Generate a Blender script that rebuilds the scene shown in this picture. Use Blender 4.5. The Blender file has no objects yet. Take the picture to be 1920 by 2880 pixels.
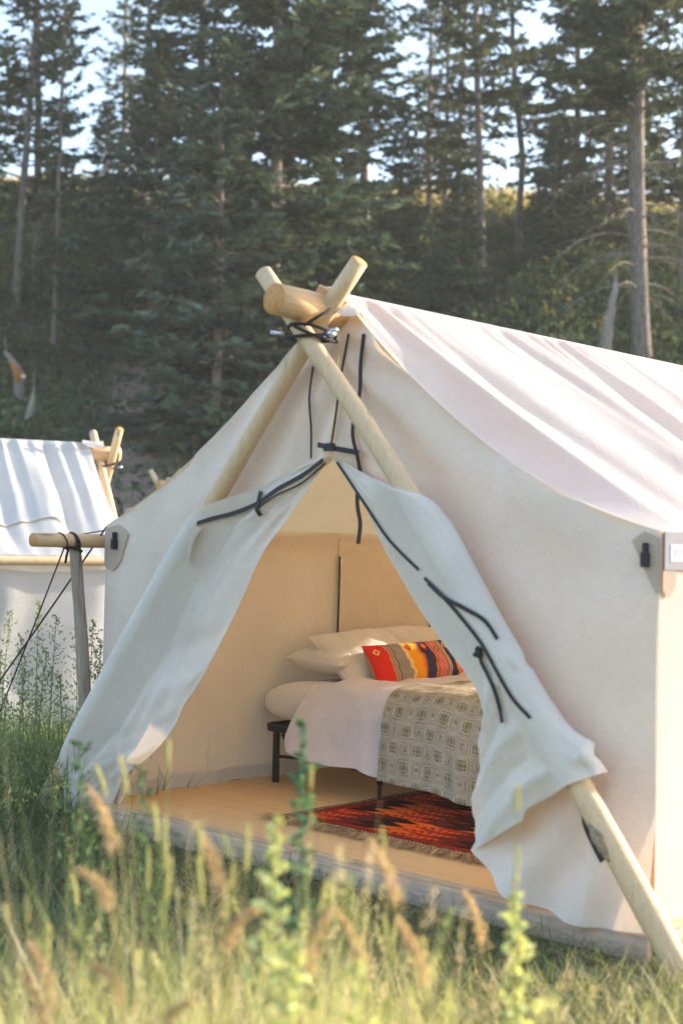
import bpy, math, random
import numpy as np
from mathutils import Matrix, Vector

R_ = math.radians
SC = bpy.context.scene
# ------------------------------------------------------------------ camera, sky, sun, exposure
CAM_Z, PITCH, ROLL = 1.6663, 0.0238, 0.0221
cd = bpy.data.cameras.new('camera'); cam = bpy.data.objects.new('camera', cd)
SC.collection.objects.link(cam); SC.camera = cam
cam.matrix_world = (Matrix.Translation((0, 0, CAM_Z)) @ Matrix.Rotation(math.pi / 2 + PITCH, 4, 'X')
                    @ Matrix.Rotation(ROLL, 4, 'Z'))
cd.sensor_fit = 'VERTICAL'; cd.sensor_height = 36.0; cd.lens = 49.51
cd.clip_start = 0.05; cd.clip_end = 1500
cd.dof.use_dof = True; cd.dof.focus_distance = 8.9; cd.dof.aperture_fstop = 1.6

SUN_AZ = math.atan2(0.95, 0.31); SUN_EL = R_(15)
world = bpy.data.worlds.new('World'); SC.world = world; world.use_nodes = True
wn = world.node_tree.nodes; wl = world.node_tree.links
sky = wn.new('ShaderNodeTexSky'); sky.sky_type = 'NISHITA'; sky.sun_disc = False
sky.sun_elevation = SUN_EL; sky.sun_rotation = SUN_AZ
sky.air_density = 1.0; sky.dust_density = 1.8; sky.ozone_density = 1.4
wn['Background'].inputs['Strength'].default_value = 0.15
wl.new(sky.outputs[0], wn['Background'].inputs['Color'])

sd = bpy.data.lights.new('sun', 'SUN'); sd.energy = 3.3; sd.angle = R_(0.53); sd.color = (1.0, 0.87, 0.72)
sun = bpy.data.objects.new('sun', sd); SC.collection.objects.link(sun)
sdir = Vector((math.sin(SUN_AZ) * math.cos(SUN_EL), math.cos(SUN_AZ) * math.cos(SUN_EL), math.sin(SUN_EL)))
sun.rotation_euler = sdir.to_track_quat('Z', 'Y').to_euler(); sun.location = (30, 8, 20)

vs = SC.view_settings
vs.view_transform = 'Standard'; vs.look = 'None'; vs.gamma = 1.0; vs.use_curve_mapping = False
vs.exposure = 2.05
SC.render.engine = 'CYCLES'
SC.cycles.use_denoising = True
SC.cycles.max_bounces = 10; SC.cycles.diffuse_bounces = 6; SC.cycles.transmission_bounces = 8
SC.cycles.sample_clamp_indirect = 8.0

HAZE = 0.0013
rng = np.random.default_rng(7)
random.seed(7)
COL = SC.collection

# ------------------------------------------------------------------ helpers
def lin(r, g, b):
    f = lambda c: (c / 255) / 12.92 if c <= 10 else ((c / 255 + 0.055) / 1.055) ** 2.4
    return (f(r), f(g), f(b))

class Frame:
    def __init__(s, x, y, z, a): s.o = (x, y, z); s.a = a
    def world(s, p):
        c, n = math.cos(s.a), math.sin(s.a)
        return (s.o[0] + p[0] * c + p[1] * n, s.o[1] - p[0] * n + p[1] * c, s.o[2] + p[2])
W0 = Frame(0, 0, 0, 0)
BASE = {}

def props(o, label=None, cat=None, group=None, kind=None):
    if label: o['label'] = label
    if cat: o['category'] = cat
    if group: o['group'] = group
    if kind: o['kind'] = kind
    return o

def thing(name, label, cat, base=(0, 0, 0), fr=W0, group=None):
    o = bpy.data.objects.new(name, None); COL.objects.link(o)
    o.empty_display_size = 0.1
    o.location = fr.world(base); o.rotation_euler = (0, 0, -fr.a)
    BASE[o] = tuple(base)
    return props(o, label, cat, group)

def np_mesh(name, V, F, col=None, smooth=True, mat=None, loose_tri=None):
    V = np.asarray(V, dtype=np.float32).reshape(-1, 3)
    me = bpy.data.meshes.new(name)
    polys = []
    if F is not None and len(F): polys.append(np.asarray(F, dtype=np.int32))
    if loose_tri is not None and len(loose_tri): polys.append(np.asarray(loose_tri, dtype=np.int32))
    me.vertices.add(len(V)); me.vertices.foreach_set('co', V.ravel())
    nl = sum(p.size for p in polys); npol = sum(len(p) for p in polys)
    me.loops.add(nl); me.polygons.add(npol)
    me.loops.foreach_set('vertex_index', np.concatenate([p.ravel() for p in polys]))
    tot = np.concatenate([np.full(len(p), p.shape[1], dtype=np.int32) for p in polys])
    st = np.concatenate([[0], np.cumsum(tot)[:-1]]).astype(np.int32)
    me.polygons.foreach_set('loop_start', st)
    me.polygons.foreach_set('use_smooth', np.full(npol, smooth, dtype=bool))
    if col is not None:
        at = me.color_attributes.new('Col', 'FLOAT_COLOR', 'POINT')
        c = np.ones((len(V), 4), dtype=np.float32); c[:, :3] = np.asarray(col).reshape(-1, 3)
        at.data.foreach_set('color', c.ravel())
    me.update(calc_edges=True); me.validate()
    if mat: me.materials.append(mat)
    return me

def py_mesh(name, V, F, mat=None, smooth=False):
    me = bpy.data.meshes.new(name); me.from_pydata([tuple(v) for v in V], [], F); me.update()
    if smooth: me.polygons.foreach_set('use_smooth', [True] * len(me.polygons))
    if mat: me.materials.append(mat)
    return me

def link(name, me, parent=None, base=None, fr=W0, mat=None, **kw):
    """me is given in the frame's own coordinates; shifted here to the thing's base."""
    o = bpy.data.objects.new(name, me); COL.objects.link(o)
    if mat and not len(me.materials): me.materials.append(mat)
    if parent is not None:
        b = BASE[parent]; o.parent = parent; BASE[o] = b
    else:
        b = base or (0, 0, 0); o.location = fr.world(b); o.rotation_euler = (0, 0, -fr.a); BASE[o] = tuple(b)
    if any(b): me.transform(Matrix.Translation((-b[0], -b[1], -b[2])))
    return props(o, **kw)

def grid_faces(n, m, off=0, wrap=False):
    i, j = np.meshgrid(np.arange(n - 1), np.arange(m if wrap else m - 1), indexing='ij')
    j2 = (j + 1) % m
    return (np.stack([i * m + j, i * m + j2, (i + 1) * m + j2, (i + 1) * m + j], -1).reshape(-1, 4) + off)

def surf(name, P, mat, col=None, **kw):
    n, m = P.shape[:2]
    return np_mesh(name, P.reshape(-1, 3), grid_faces(n, m), col=None if col is None else col.reshape(-1, 3), mat=mat, **kw)

def box_vf(x0, x1, y0, y1, z0, z1, off=0):
    V = [(x, y, z) for z in (z0, z1) for y in (y0, y1) for x in (x0, x1)]
    F = [(0, 2, 3, 1), (4, 5, 7, 6), (0, 1, 5, 4), (2, 6, 7, 3), (0, 4, 6, 2), (1, 3, 7, 5)]
    return V, [tuple(i + off for i in f) for f in F]

def bevbox(name, x0, x1, y0, y1, z0, z1, mat, bev=0.004):
    import bmesh
    V, F = box_vf(x0, x1, y0, y1, z0, z1)
    me = py_mesh(name, V, F, mat)
    bm = bmesh.new(); bm.from_mesh(me)
    bmesh.ops.bevel(bm, geom=list(bm.edges), offset=bev, segments=2, affect='EDGES', profile=0.6)
    bm.to_mesh(me); bm.free(); return me

def spline(pts, n):
    P = np.asarray(pts, float)
    d = np.r_[0, np.cumsum(np.linalg.norm(np.diff(P, axis=0), axis=1))]; d /= d[-1]
    t = np.linspace(0, 1, n)
    # cubic Hermite with finite-difference tangents (monotone enough for outlines)
    m = np.gradient(P, d, axis=0) if len(P) > 2 else np.repeat((P[1:] - P[:1]), 2, 0)
    k = np.clip(np.searchsorted(d, t, 'right') - 1, 0, len(d) - 2)
    h = (d[k + 1] - d[k])[:, None]; s = ((t - d[k])[:, None]) / h
    return ((2 * s**3 - 3 * s**2 + 1) * P[k] + (s**3 - 2 * s**2 + s) * h * m[k]
            + (-2 * s**3 + 3 * s**2) * P[k + 1] + (s**3 - s**2) * h * m[k + 1])

def tube_vf(path, rad, seg=10, cap=True, jitter=0.0):
    P = np.asarray(path, float); n = len(P)
    r = np.full(n, rad, float) if np.isscalar(rad) else np.asarray(rad, float)
    T = np.gradient(P, axis=0); T /= np.linalg.norm(T, axis=1)[:, None] + 1e-12
    ref = np.array([0, 0, 1.0]) if abs(T[0][2]) < 0.9 else np.array([1.0, 0, 0])
    A = np.cross(T, ref); A /= np.linalg.norm(A, axis=1)[:, None] + 1e-12
    B = np.cross(T, A)
    th = np.linspace(0, 2 * np.pi, seg, endpoint=False)
    rr = r[:, None] * (1 + jitter * np.sin(th[None] * 3 + np.arange(n)[:, None] * 1.3))
    V = P[:, None] + rr[..., None] * (np.cos(th)[None, :, None] * A[:, None] + np.sin(th)[None, :, None] * B[:, None])
    V = V.reshape(-1, 3); F = grid_faces(n, seg, wrap=True); tri = None
    if cap:
        V = np.vstack([V, P[0], P[-1]]); a = n * seg
        k = np.arange(seg)
        tri = np.vstack([np.stack([np.full(seg, a), (k + 1) % seg, k], -1),
                         np.stack([np.full(seg, a + 1), (n - 1) * seg + k, (n - 1) * seg + (k + 1) % seg], -1)])
    return V, F, tri

def tube(name, path, rad, mat, seg=10, cap=True, jitter=0.0):
    V, F, t = tube_vf(path, rad, seg, cap, jitter)
    return np_mesh(name, V, F, loose_tri=t, mat=mat)

def multi_tube(name, tubes, mat, seg=6):
    Vs, Fs, Ts, off = [], [], [], 0
    for path, rad in tubes:
        V, F, t = tube_vf(path, rad, seg, True)
        Vs.append(V); Fs.append(F + off); Ts.append(t + off); off += len(V)
    return np_mesh(name, np.vstack(Vs), np.vstack(Fs), loose_tri=np.vstack(Ts), mat=mat)

def ribbon(name, pts, width, mat, normal=(0, -1, 0), thick=0.003, n=24):
    P = spline(pts, n); N = np.array(normal, float); N /= np.linalg.norm(N)
    T = np.gradient(P, axis=0); T /= np.linalg.norm(T, axis=1)[:, None]
    S = np.cross(T, N); S /= np.linalg.norm(S, axis=1)[:, None]
    w = width / 2; Nn = np.cross(S, T)
    V = np.stack([P + S * w + Nn * thick, P - S * w + Nn * thick, P - S * w, P + S * w], 1)
    F = grid_faces(n, 4, wrap=True)
    caps = [[0, 1, 2, 3], [(n - 1) * 4 + 3, (n - 1) * 4 + 2, (n - 1) * 4 + 1, (n - 1) * 4]]
    return np_mesh(name, V.reshape(-1, 3), np.vstack([F, caps]), mat=mat, smooth=False)

def vnoise(x, y, seed=0):
    x = np.asarray(x, float); y = np.asarray(y, float)
    xi = np.floor(x).astype(int); yi = np.floor(y).astype(int); xf = x - xi; yf = y - yi
    def h(a, b):
        n = (a * 374761393 + b * 668265263 + seed * 974634777) & 0x7fffffff
        n = ((n ^ (n >> 13)) * 1274126177) & 0x7fffffff
        return (n & 0xffff) / 65535.0
    u = xf * xf * (3 - 2 * xf); v = yf * yf * (3 - 2 * yf)
    return ((h(xi, yi) * (1 - u) + h(xi + 1, yi) * u) * (1 - v) + (h(xi, yi + 1) * (1 - u) + h(xi + 1, yi + 1) * u) * v) * 2 - 1

# ------------------------------------------------------------------ materials
def new_mat(name):
    m = bpy.data.materials.new(name); m.use_nodes = True
    nt = m.node_tree; nt.nodes.clear()
    out = nt.nodes.new('ShaderNodeOutputMaterial')
    return m, nt, out

def nd(nt, typ, **kw):
    n = nt.nodes.new(typ)
    for k, v in kw.items():
        if k in n.inputs: n.inputs[k].default_value = v
        else: setattr(n, k, v)
    return n

def noise(nt, scale, detail=4, rough=0.55, vec=None, dist=0.0):
    n = nd(nt, 'ShaderNodeTexNoise'); n.inputs['Scale'].default_value = scale
    n.inputs['Detail'].default_value = detail; n.inputs['Roughness'].default_value = rough
    n.inputs['Distortion'].default_value = dist
    if vec is not None: nt.links.new(vec, n.inputs['Vector'])
    return n

def ramp(nt, fac, stops):
    r = nd(nt, 'ShaderNodeValToRGB'); e = r.color_ramp.elements
    while len(e) > 1: e.remove(e[-1])
    e[0].position = stops[0][0]; e[0].color = (*stops[0][1], 1)
    for p, c in stops[1:]:
        k = e.new(p); k.color = (*c, 1)
    nt.links.new(fac, r.inputs['Fac']); return r

def coords(nt, scale=(1, 1, 1), rot=(0, 0, 0)):
    tc = nd(nt, 'ShaderNodeTexCoord'); mp = nd(nt, 'ShaderNodeMapping')
    mp.inputs['Scale'].default_value = scale; mp.inputs['Rotation'].default_value = rot
    nt.links.new(tc.outputs['Object'], mp.inputs['Vector']); return mp.outputs['Vector']

def bump(nt, h, strength=0.3, dist=0.01):
    b = nd(nt, 'ShaderNodeBump'); b.inputs['Strength'].default_value = strength; b.inputs['Distance'].default_value = dist
    nt.links.new(h, b.inputs['Height']); return b.outputs['Normal']

def mix_col(nt, fac, a, b):
    m = nd(nt, 'ShaderNodeMix', data_type='RGBA')
    for k, v in ((0, fac), (6, a), (7, b)):
        if hasattr(v, 'node'): nt.links.new(v, m.inputs[k])
        else: m.inputs[k].default_value = v if k == 0 else (*v, 1)
    return m.outputs[2]

def cloth(name, front, trans, tw, weave=900, wr=(7, 0.25, 0.012), stain=0.1):
    """woven cloth: diffuse face plus light that passes through the weave"""
    m, nt, out = new_mat(name); vec = coords(nt)
    st = noise(nt, 2.6, 5, 0.6, vec)
    dk = tuple(c * (1 - stain) for c in front)
    r = ramp(nt, st.outputs['Fac'], [(0.32, dk), (0.66, front)])
    mo = noise(nt, 110, 3, 0.7, vec); mor = ramp(nt, mo.outputs['Fac'], [(0.3, (0.90, 0.90, 0.90)), (0.7, (1.0, 1.0, 1.0))])
    mm = nd(nt, 'ShaderNodeMix', data_type='RGBA', blend_type='MULTIPLY'); mm.inputs[0].default_value = 1.0
    nt.links.new(r.outputs['Color'], mm.inputs[6]); nt.links.new(mor.outputs['Color'], mm.inputs[7])
    w = noise(nt, weave, 1, 0.5, vec); wr_n = noise(nt, wr[0], 4, 0.55, vec, 0.4)
    n1 = bump(nt, wr_n.outputs['Fac'], wr[1], wr[2])
    cr = noise(nt, wr[0] * 1.7, 3, 0.5, vec, 1.6)          # small sharp creases
    ab = nd(nt, 'ShaderNodeMath', operation='SUBTRACT'); nt.links.new(cr.outputs['Fac'], ab.inputs[0]); ab.inputs[1].default_value = 0.5
    a2 = nd(nt, 'ShaderNodeMath', operation='ABSOLUTE'); nt.links.new(ab.outputs[0], a2.inputs[0])
    rc = ramp(nt, a2.outputs[0], [(0.0, (1, 1, 1)), (0.06, (0, 0, 0))])
    bc_ = nd(nt, 'ShaderNodeBump'); bc_.inputs['Strength'].default_value = wr[1] * 0.55; bc_.inputs['Distance'].default_value = 0.006
    nt.links.new(rc.outputs['Color'], bc_.inputs['Height']); nt.links.new(n1, bc_.inputs['Normal']); n1 = bc_.outputs['Normal']
    b2 = nd(nt, 'ShaderNodeBump'); b2.inputs['Strength'].default_value = 0.12; b2.inputs['Distance'].default_value = 0.001
    nt.links.new(w.outputs['Fac'], b2.inputs['Height']); nt.links.new(n1, b2.inputs['Normal'])
    d = nd(nt, 'ShaderNodeBsdfDiffuse'); d.inputs['Roughness'].default_value = 0.6
    t = nd(nt, 'ShaderNodeBsdfTranslucent'); t.inputs['Color'].default_value = (*trans, 1)
    nt.links.new(mm.outputs[2], d.inputs['Color'])
    for s in (d, t): nt.links.new(b2.outputs['Normal'], s.inputs['Normal'])
    mx = nd(nt, 'ShaderNodeMixShader'); mx.inputs[0].default_value = tw
    nt.links.new(d.outputs[0], mx.inputs[1]); nt.links.new(t.outputs[0], mx.inputs[2])
    nt.links.new(mx.outputs[0], out.inputs['Surface']); return m

def principled(name, color=None, rough=0.6, stops=None, scale=20, nscale=(1, 1, 1), detail=5, bmp=(0.3, 0.004), metal=0.0, spec=0.4, rot=(0, 0, 0), dist=0.0):
    m, nt, out = new_mat(name); vec = coords(nt, nscale, rot)
    p = nd(nt, 'ShaderNodeBsdfPrincipled'); p.inputs['Roughness'].default_value = rough
    p.inputs['Metallic'].default_value = metal; p.inputs['Specular IOR Level'].default_value = spec
    n = noise(nt, scale, detail, 0.6, vec, dist)
    if stops: nt.links.new(ramp(nt, n.outputs['Fac'], stops).outputs['Color'], p.inputs['Base Color'])
    else: p.inputs['Base Color'].default_value = (*color, 1)
    if bmp: nt.links.new(bump(nt, n.outputs['Fac'], *bmp), p.inputs['Normal'])
    nt.links.new(p.outputs[0], out.inputs['Surface']); return m

def attr_mat(name, tw=0.25, ttint=(1.0, 1.0, 0.6), noise_amt=0.25, nscale=60, rough=0.7, fuzz=None):
    """colour stored with the geometry (dyed yarns, single leaves), plus some passing light"""
    m, nt, out = new_mat(name)
    a = nd(nt, 'ShaderNodeAttribute', attribute_name='Col'); vec = coords(nt)
    n = noise(nt, nscale, 3, 0.6, vec)
    mr = nd(nt, 'ShaderNodeMapRange'); mr.inputs['To Min'].default_value = 1 - noise_amt; mr.inputs['To Max'].default_value = 1 + noise_amt
    nt.links.new(n.outputs['Fac'], mr.inputs['Value'])
    v = nd(nt, 'ShaderNodeVectorMath', operation='SCALE'); nt.links.new(a.outputs['Color'], v.inputs[0]); nt.links.new(mr.outputs[0], v.inputs['Scale'])
    d = nd(nt, 'ShaderNodeBsdfDiffuse'); nt.links.new(v.outputs[0], d.inputs['Color'])
    last = d
    if fuzz: nt.links.new(bump(nt, n.outputs['Fac'], fuzz, 0.004), d.inputs['Normal'])
    if tw > 0:
        t = nd(nt, 'ShaderNodeBsdfTranslucent')
        v2 = nd(nt, 'ShaderNodeVectorMath', operation='MULTIPLY'); nt.links.new(v.outputs[0], v2.inputs[0]); v2.inputs[1].default_value = ttint
        nt.links.new(v2.outputs[0], t.inputs['Color'])
        mx = nd(nt, 'ShaderNodeMixShader'); mx.inputs[0].default_value = tw
        nt.links.new(d.outputs[0], mx.inputs[1]); nt.links.new(t.outputs[0], mx.inputs[2]); last = mx
    nt.links.new(last.outputs[0], out.inputs['Surface']); return m

def wood(name, a, b, c, axis='z', knots=True, rough=0.65, ring=9):
    """long-grained wood; grain runs along the given local axis"""
    m, nt, out = new_mat(name)
    sc = {'x': (0.35, 6, 6), 'y': (6, 0.35, 6), 'z': (6, 6, 0.35)}[axis]
    vec = coords(nt, sc); p = nd(nt, 'ShaderNodeBsdfPrincipled'); p.inputs['Roughness'].default_value = rough
    p.inputs['Specular IOR Level'].default_value = 0.3
    n = noise(nt, ring, 6, 0.65, vec, 0.6)
    col = ramp(nt, n.outputs['Fac'], [(0.28, a), (0.5, b), (0.72, c)]).outputs['Color']
    if knots:
        v2 = coords(nt, {'x': (2.2, 9, 9), 'y': (9, 2.2, 9), 'z': (9, 9, 2.2)}[axis])
        vo = nd(nt, 'ShaderNodeTexVoronoi'); vo.inputs['Scale'].default_value = 1.1; nt.links.new(v2, vo.inputs['Vector'])
        k = ramp(nt, vo.outputs['Distance'], [(0.0, (1, 1, 1)), (0.20, (0, 0, 0))])
        col = mix_col(nt, k.outputs['Color'], col, tuple(q * 0.35 for q in a))
    v3 = coords(nt, tuple(q * 1.6 if q > 1 else q * .9 for q in sc)); cn = noise(nt, 6, 2, .4, v3, .3)
    ck = ramp(nt, cn.outputs['Fac'], [(0.485, (0, 0, 0)), (0.5, (1, 1, 1)), (0.515, (0, 0, 0))])
    fm = nd(nt, 'ShaderNodeMath', operation='MULTIPLY'); nt.links.new(ck.outputs['Color'], fm.inputs[0]); fm.inputs[1].default_value = .35
    col = mix_col(nt, fm.outputs[0], col, tuple(q * 0.3 for q in a))
    nt.links.new(col, p.inputs['Base Color']); nt.links.new(bump(nt, n.outputs['Fac'], 0.15, 0.003), p.inputs['Normal'])
    nt.links.new(p.outputs[0], out.inputs['Surface']); return m

M = {}
M['canvas'] = cloth('canvas', (0.775, 0.705, 0.63), (0.96, 0.70, 0.42), 0.12, wr=(5, 0.5, 0.016))
M['roof'] = cloth('translucent_canvas', (0.80, 0.785, 0.76), (0.99, 0.67, 0.32), 0.34, wr=(5, 0.3, 0.012))  # same canvas as the walls; extra translucency added to brighten the inside
M['canvas2'] = cloth('canvas_pale', (0.66, 0.655, 0.65), (0.80, 0.66, 0.46), 0.22, wr=(5, 0.3, 0.012))
M['patch'] = cloth('reinforcement_cloth', (0.60, 0.48, 0.385), (0.4, 0.3, 0.2), 0.1)
M['linen'] = cloth('white_linen', (0.84, 0.79, 0.76), (0.8, 0.7, 0.6), 0.12, wr=(9, 0.6, 0.02), stain=0.03)
M['duvet'] = cloth('lilac_white_linen', (0.80, 0.73, 0.75), (0.8, 0.7, 0.66), 0.1, wr=(7, 0.6, 0.02), stain=0.03)
M['webbing'] = principled('black_webbing', (0.018, 0.016, 0.022), 0.7, bmp=(0.3, 0.001), scale=400)
M['rope'] = principled('dark_red_cord', (0.06, 0.02, 0.025), 0.8, bmp=(0.4, 0.001), scale=300)
M['cord'] = principled('black_cord', (0.015, 0.013, 0.016), 0.8, bmp=(0.4, 0.001), scale=300)
M['metal'] = principled('black_steel', (0.022, 0.018, 0.016), 0.45, bmp=None, metal=0.3, spec=0.5)
M['bolt'] = principled('zinc_steel', (0.55, 0.56, 0.6), 0.35, bmp=None, metal=0.9)
M['pole'] = wood('peeled_pole', lin(196, 164, 126), lin(206, 176, 139), lin(213, 185, 150), 'z')
M['pole_ridge'] = wood('peeled_ridge_log', lin(202, 160, 114), lin(210, 170, 126), lin(216, 178, 136), 'y')
M['pole_grey'] = wood('weathered_pole', lin(120, 108, 98), lin(150, 136, 122), lin(168, 154, 140), 'z')
M['endgrain'] = principled('log_end_grain', None, 0.75, stops=[(0.3, lin(176, 120, 66)), (0.6, lin(208, 152, 92))], scale=18, dist=2.0)
M['bark'] = principled('bark_remnant', None, 0.9, stops=[(0.3, lin(104, 86, 66)), (0.7, lin(176, 152, 122))], scale=40, bmp=(0.8, 0.01))
M['ply'] = wood('plywood_sheet', lin(208, 172, 122), lin(216, 181, 132), lin(222, 190, 144), 'x', knots=False, ring=3)
M['beam'] = wood('weathered_beam', lin(156, 134, 112), lin(188, 162, 136), lin(206, 180, 150), 'x')
M['beam2'] = wood('pinkish_beam', lin(160, 134, 118), lin(186, 160, 142), lin(202, 178, 160), 'x')
M['label_grey'] = principled('grey_woven_label', None, 0.8, stops=[(0.3, (0.12, 0.12, 0.15)), (0.7, (0.17, 0.17, 0.21))], scale=300)
M['label_white'] = principled('pale_woven_label', (0.40, 0.39, 0.47), 0.8, scale=200)
M['label_ink'] = principled('faded_label_print', (0.30, 0.22, 0.36), 0.8, scale=200)
M['stain'] = principled('grey_stain', (0.30, 0.27, 0.23), 0.9, scale=100)
M['yarn'] = attr_mat('dyed_yarn', 0.0, noise_amt=0.22, nscale=260, fuzz=0.5)
M['fringe'] = attr_mat('wool_fringe', 0.1, noise_amt=0.2, nscale=200)
M['grass'] = attr_mat('grass_blades', 0.35, (1.1, 1.1, 0.55), 0.15, 30)
M['needles'] = attr_mat('conifer_needles', 0.22, (1.2, 1.1, 0.5), 0.2, 4)
M['leaf'] = attr_mat('small_leaves', 0.3, (1.1, 1.1, 0.5), 0.15, 30)
M['trunk'] = principled('conifer_bark', None, 0.95, stops=[(0.3, lin(84, 74, 68)), (0.7, lin(150, 136, 126))], scale=9, nscale=(2, 2, 0.5), bmp=(0.9, 0.03))
M['deadwood'] = principled('bleached_dead_wood', None, 0.9, stops=[(0.3, lin(96, 88, 82)), (0.7, lin(172, 160, 148))], scale=8, nscale=(3, 3, 0.4), bmp=(0.7, 0.02))
M['rotwood'] = principled('orange_rotten_wood', None, 0.9, stops=[(0.3, lin(130, 84, 40)), (0.7, lin(190, 130, 66))], scale=12, bmp=(0.6, 0.02))

# ------------------------------------------------------------------ terrain
def smooth(a, b, x):
    t = np.clip((np.asarray(x, float) - a) / (b - a), 0, 1); return t * t * (3 - 2 * t)

def H(x, y):
    x = np.asarray(x, float); y = np.asarray(y, float)
    s = np.where(y < 46.5, 0.5 * (y - 21), 12.75 + 0.287 * (y - 46.5))
    hill = np.where(y < 19, 0, np.where(y < 23, 0.5 * np.clip(y - 19, 0, 4) ** 2 / 8, s))
    hill = np.where(y > 62, 17.2 + 0.0 * y - 0.004 * np.clip(y - 62, 0, 400), hill)
    dip = -0.22 * smooth(9.3, 12, y) * (1 - smooth(18, 21, y))
    rough = 0.03 * vnoise(x * 0.9, y * 0.9, 3) + 0.35 * smooth(20, 30, y) * vnoise(x * 0.16, y * 0.16, 5)
    rough = rough * np.where((np.abs(x) < 6) & (y > 4) & (y < 12), 0.5, 1.0)
    return hill + dip + rough + 0.055 * (1 - smooth(9, 11.5, y))

def build_ground():
    m, nt, out = new_mat('ground_soil_and_turf'); vec = coords(nt)
    p = nd(nt, 'ShaderNodeBsdfPrincipled'); p.inputs['Roughness'].default_value = 0.95; p.inputs['Specular IOR Level'].default_value = 0.1
    n1 = noise(nt, 0.6, 5, 0.6, vec); n2 = noise(nt, 14, 5, 0.65, vec)
    green = ramp(nt, n2.outputs['Fac'], [(0.3, (0.040, 0.052, 0.028)), (0.7, (0.10, 0.11, 0.055))]).outputs['Color']
    soil = ramp(nt, n2.outputs['Fac'], [(0.3, (0.045, 0.033, 0.024)), (0.7, (0.12, 0.09, 0.065))]).outputs['Color']
    dry = ramp(nt, n2.outputs['Fac'], [(0.3, (0.36, 0.26, 0.12)), (0.7, (0.55, 0.42, 0.22))]).outputs['Color']
    f1 = ramp(nt, n1.outputs['Fac'], [(0.50, (0, 0, 0)), (0.62, (1, 1, 1))]).outputs['Color']
    base = mix_col(nt, f1, green, soil)
    sep = nd(nt, 'ShaderNodeSeparateXYZ'); tc = nd(nt, 'ShaderNodeTexCoord'); nt.links.new(tc.outputs['Object'], sep.inputs[0])
    mr = nd(nt, 'ShaderNodeMapRange'); mr.inputs['From Min'].default_value = 45; mr.inputs['From Max'].default_value = 51
    nt.links.new(sep.outputs['Y'], mr.inputs['Value'])
    at_ = nd(nt, 'ShaderNodeAttribute', attribute_name='Col'); sp_ = nd(nt, 'ShaderNodeSeparateColor'); nt.links.new(at_.outputs['Color'], sp_.inputs[0])
    track = ramp(nt, n2.outputs['Fac'], [(0.3, (.19, .125, .10)), (0.7, (.32, .22, .18))]).outputs['Color']
    base = mix_col(nt, sp_.outputs[0], base, track)
    col = mix_col(nt, mr.outputs[0], base, dry)
    nt.links.new(col, p.inputs['Base Color']); nt.links.new(bump(nt, n2.outputs['Fac'], 0.6, 0.05), p.inputs['Normal'])
    nt.links.new(p.outputs[0], out.inputs['Surface'])
    ys = np.r_[np.arange(-6, 3, 1.5), np.arange(3, 16, 0.25), np.arange(16, 66, 0.6), np.geomspace(66, 700, 18)]
    xs = np.r_[-np.geomspace(420, 14, 14), np.arange(-13, 13.1, 0.4), np.geomspace(14, 420, 14)]
    Y, X = np.meshgrid(ys, xs, indexing='ij')
    P = np.stack([X, Y, H(X, Y)], -1)
    tr_ = smooth(1.0, .45, np.abs(X - (-3.75 - (Y - 27) * .16)) / (1.65 - .018 * np.clip(Y, 0, 50))) * smooth(22.5, 24.5, Y) * (1 - smooth(35, 38, Y))
    cg = np.stack([tr_, 0 * tr_, 0 * tr_], -1)
    link('ground', surf('ground', P[:, ::-1], m, cg[:, ::-1]), kind='structure', label='grassy ground rising to a wooded hillside with dry field above')
build_ground()

# ------------------------------------------------------------------ the big wall tent
A0 = 0.7537; TW = 3.66; TL = 4.27; EAVE = 1.754; RIDGE = 2.925; DECK = 0.16
def origin(frx, fry, a): return (frx - TW * math.cos(a), fry + TW * math.sin(a))
ox, oy = origin(1.2994, 5.7243, A0)
FT = Frame(ox, oy, 0.0, A0)
CAN = M['canvas']

def roof_slope(side, seed, sagf, fold=1.0, nv=210, ns=70, L=TL, mirror_fold=1):
    v = np.r_[np.linspace(0, .3, 28)[:-1], np.linspace(.3, L, nv - 27)]; s = np.linspace(0, 1, ns)
    V, S = np.meshgrid(v, s, indexing='ij')
    u = 1.83 + side * (1.83 * S)
    z = RIDGE - (RIDGE - EAVE) * S
    hump = (4 * S * (1 - S))
    z = z - sagf * hump * smooth(1.0, 0.0, V / 0.20) ** .8 - 0.03 * hump
    z = z - 0.10 * hump * np.exp(-((L - V) / 0.2) ** 1.6)
    # tight gathers along the ridge, long folds down the slope
    wob = 0.10 * vnoise(V * 2.0, S * 2.5, seed) + 0.03 * vnoise(V * 7, S * 3, seed + 1)
    fine = np.sin(2 * np.pi * (V + wob * 0.35) / 0.085) * (0.5 + 0.5 * vnoise(V * 5, S * 0, seed + 2))
    fine2 = np.sin(2 * np.pi * (V + wob * 0.5) / 0.19 + 1.0) * (0.5 + 0.5 * vnoise(V * 3.1, S * 0, seed + 5))
    rampin = np.clip(S / 0.04, 0, 1)
    z += fold * rampin * smooth(0.0, .14, V) * (0.011 * fine * np.exp(-S / 0.28) + 0.024 * fine2 * np.exp(-S / 0.50))
    ph = 2 * np.pi * (V + wob * 0.8 + 0.10 * S) / 0.62
    saw = np.sin(ph + 0.75 * np.sin(ph))          # steep front face, long back
    big = saw * (0.55 + 0.45 * vnoise(V * 1.3, S * 0, seed + 7))
    env = np.clip(S / 0.35, 0, 1) ** 0.8 * np.clip((1 - S) / 0.3, 0, 1) ** 0.7
    z += fold * 0.075 * big * env * smooth(0.12, 0.45, V)
    z += 0.008 * vnoise(V * 2.2, S * 3, seed + 9) * hump
    P = np.stack([u, V, z], -1)
    return P

def bez(pts, n): return spline(pts, n)

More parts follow.
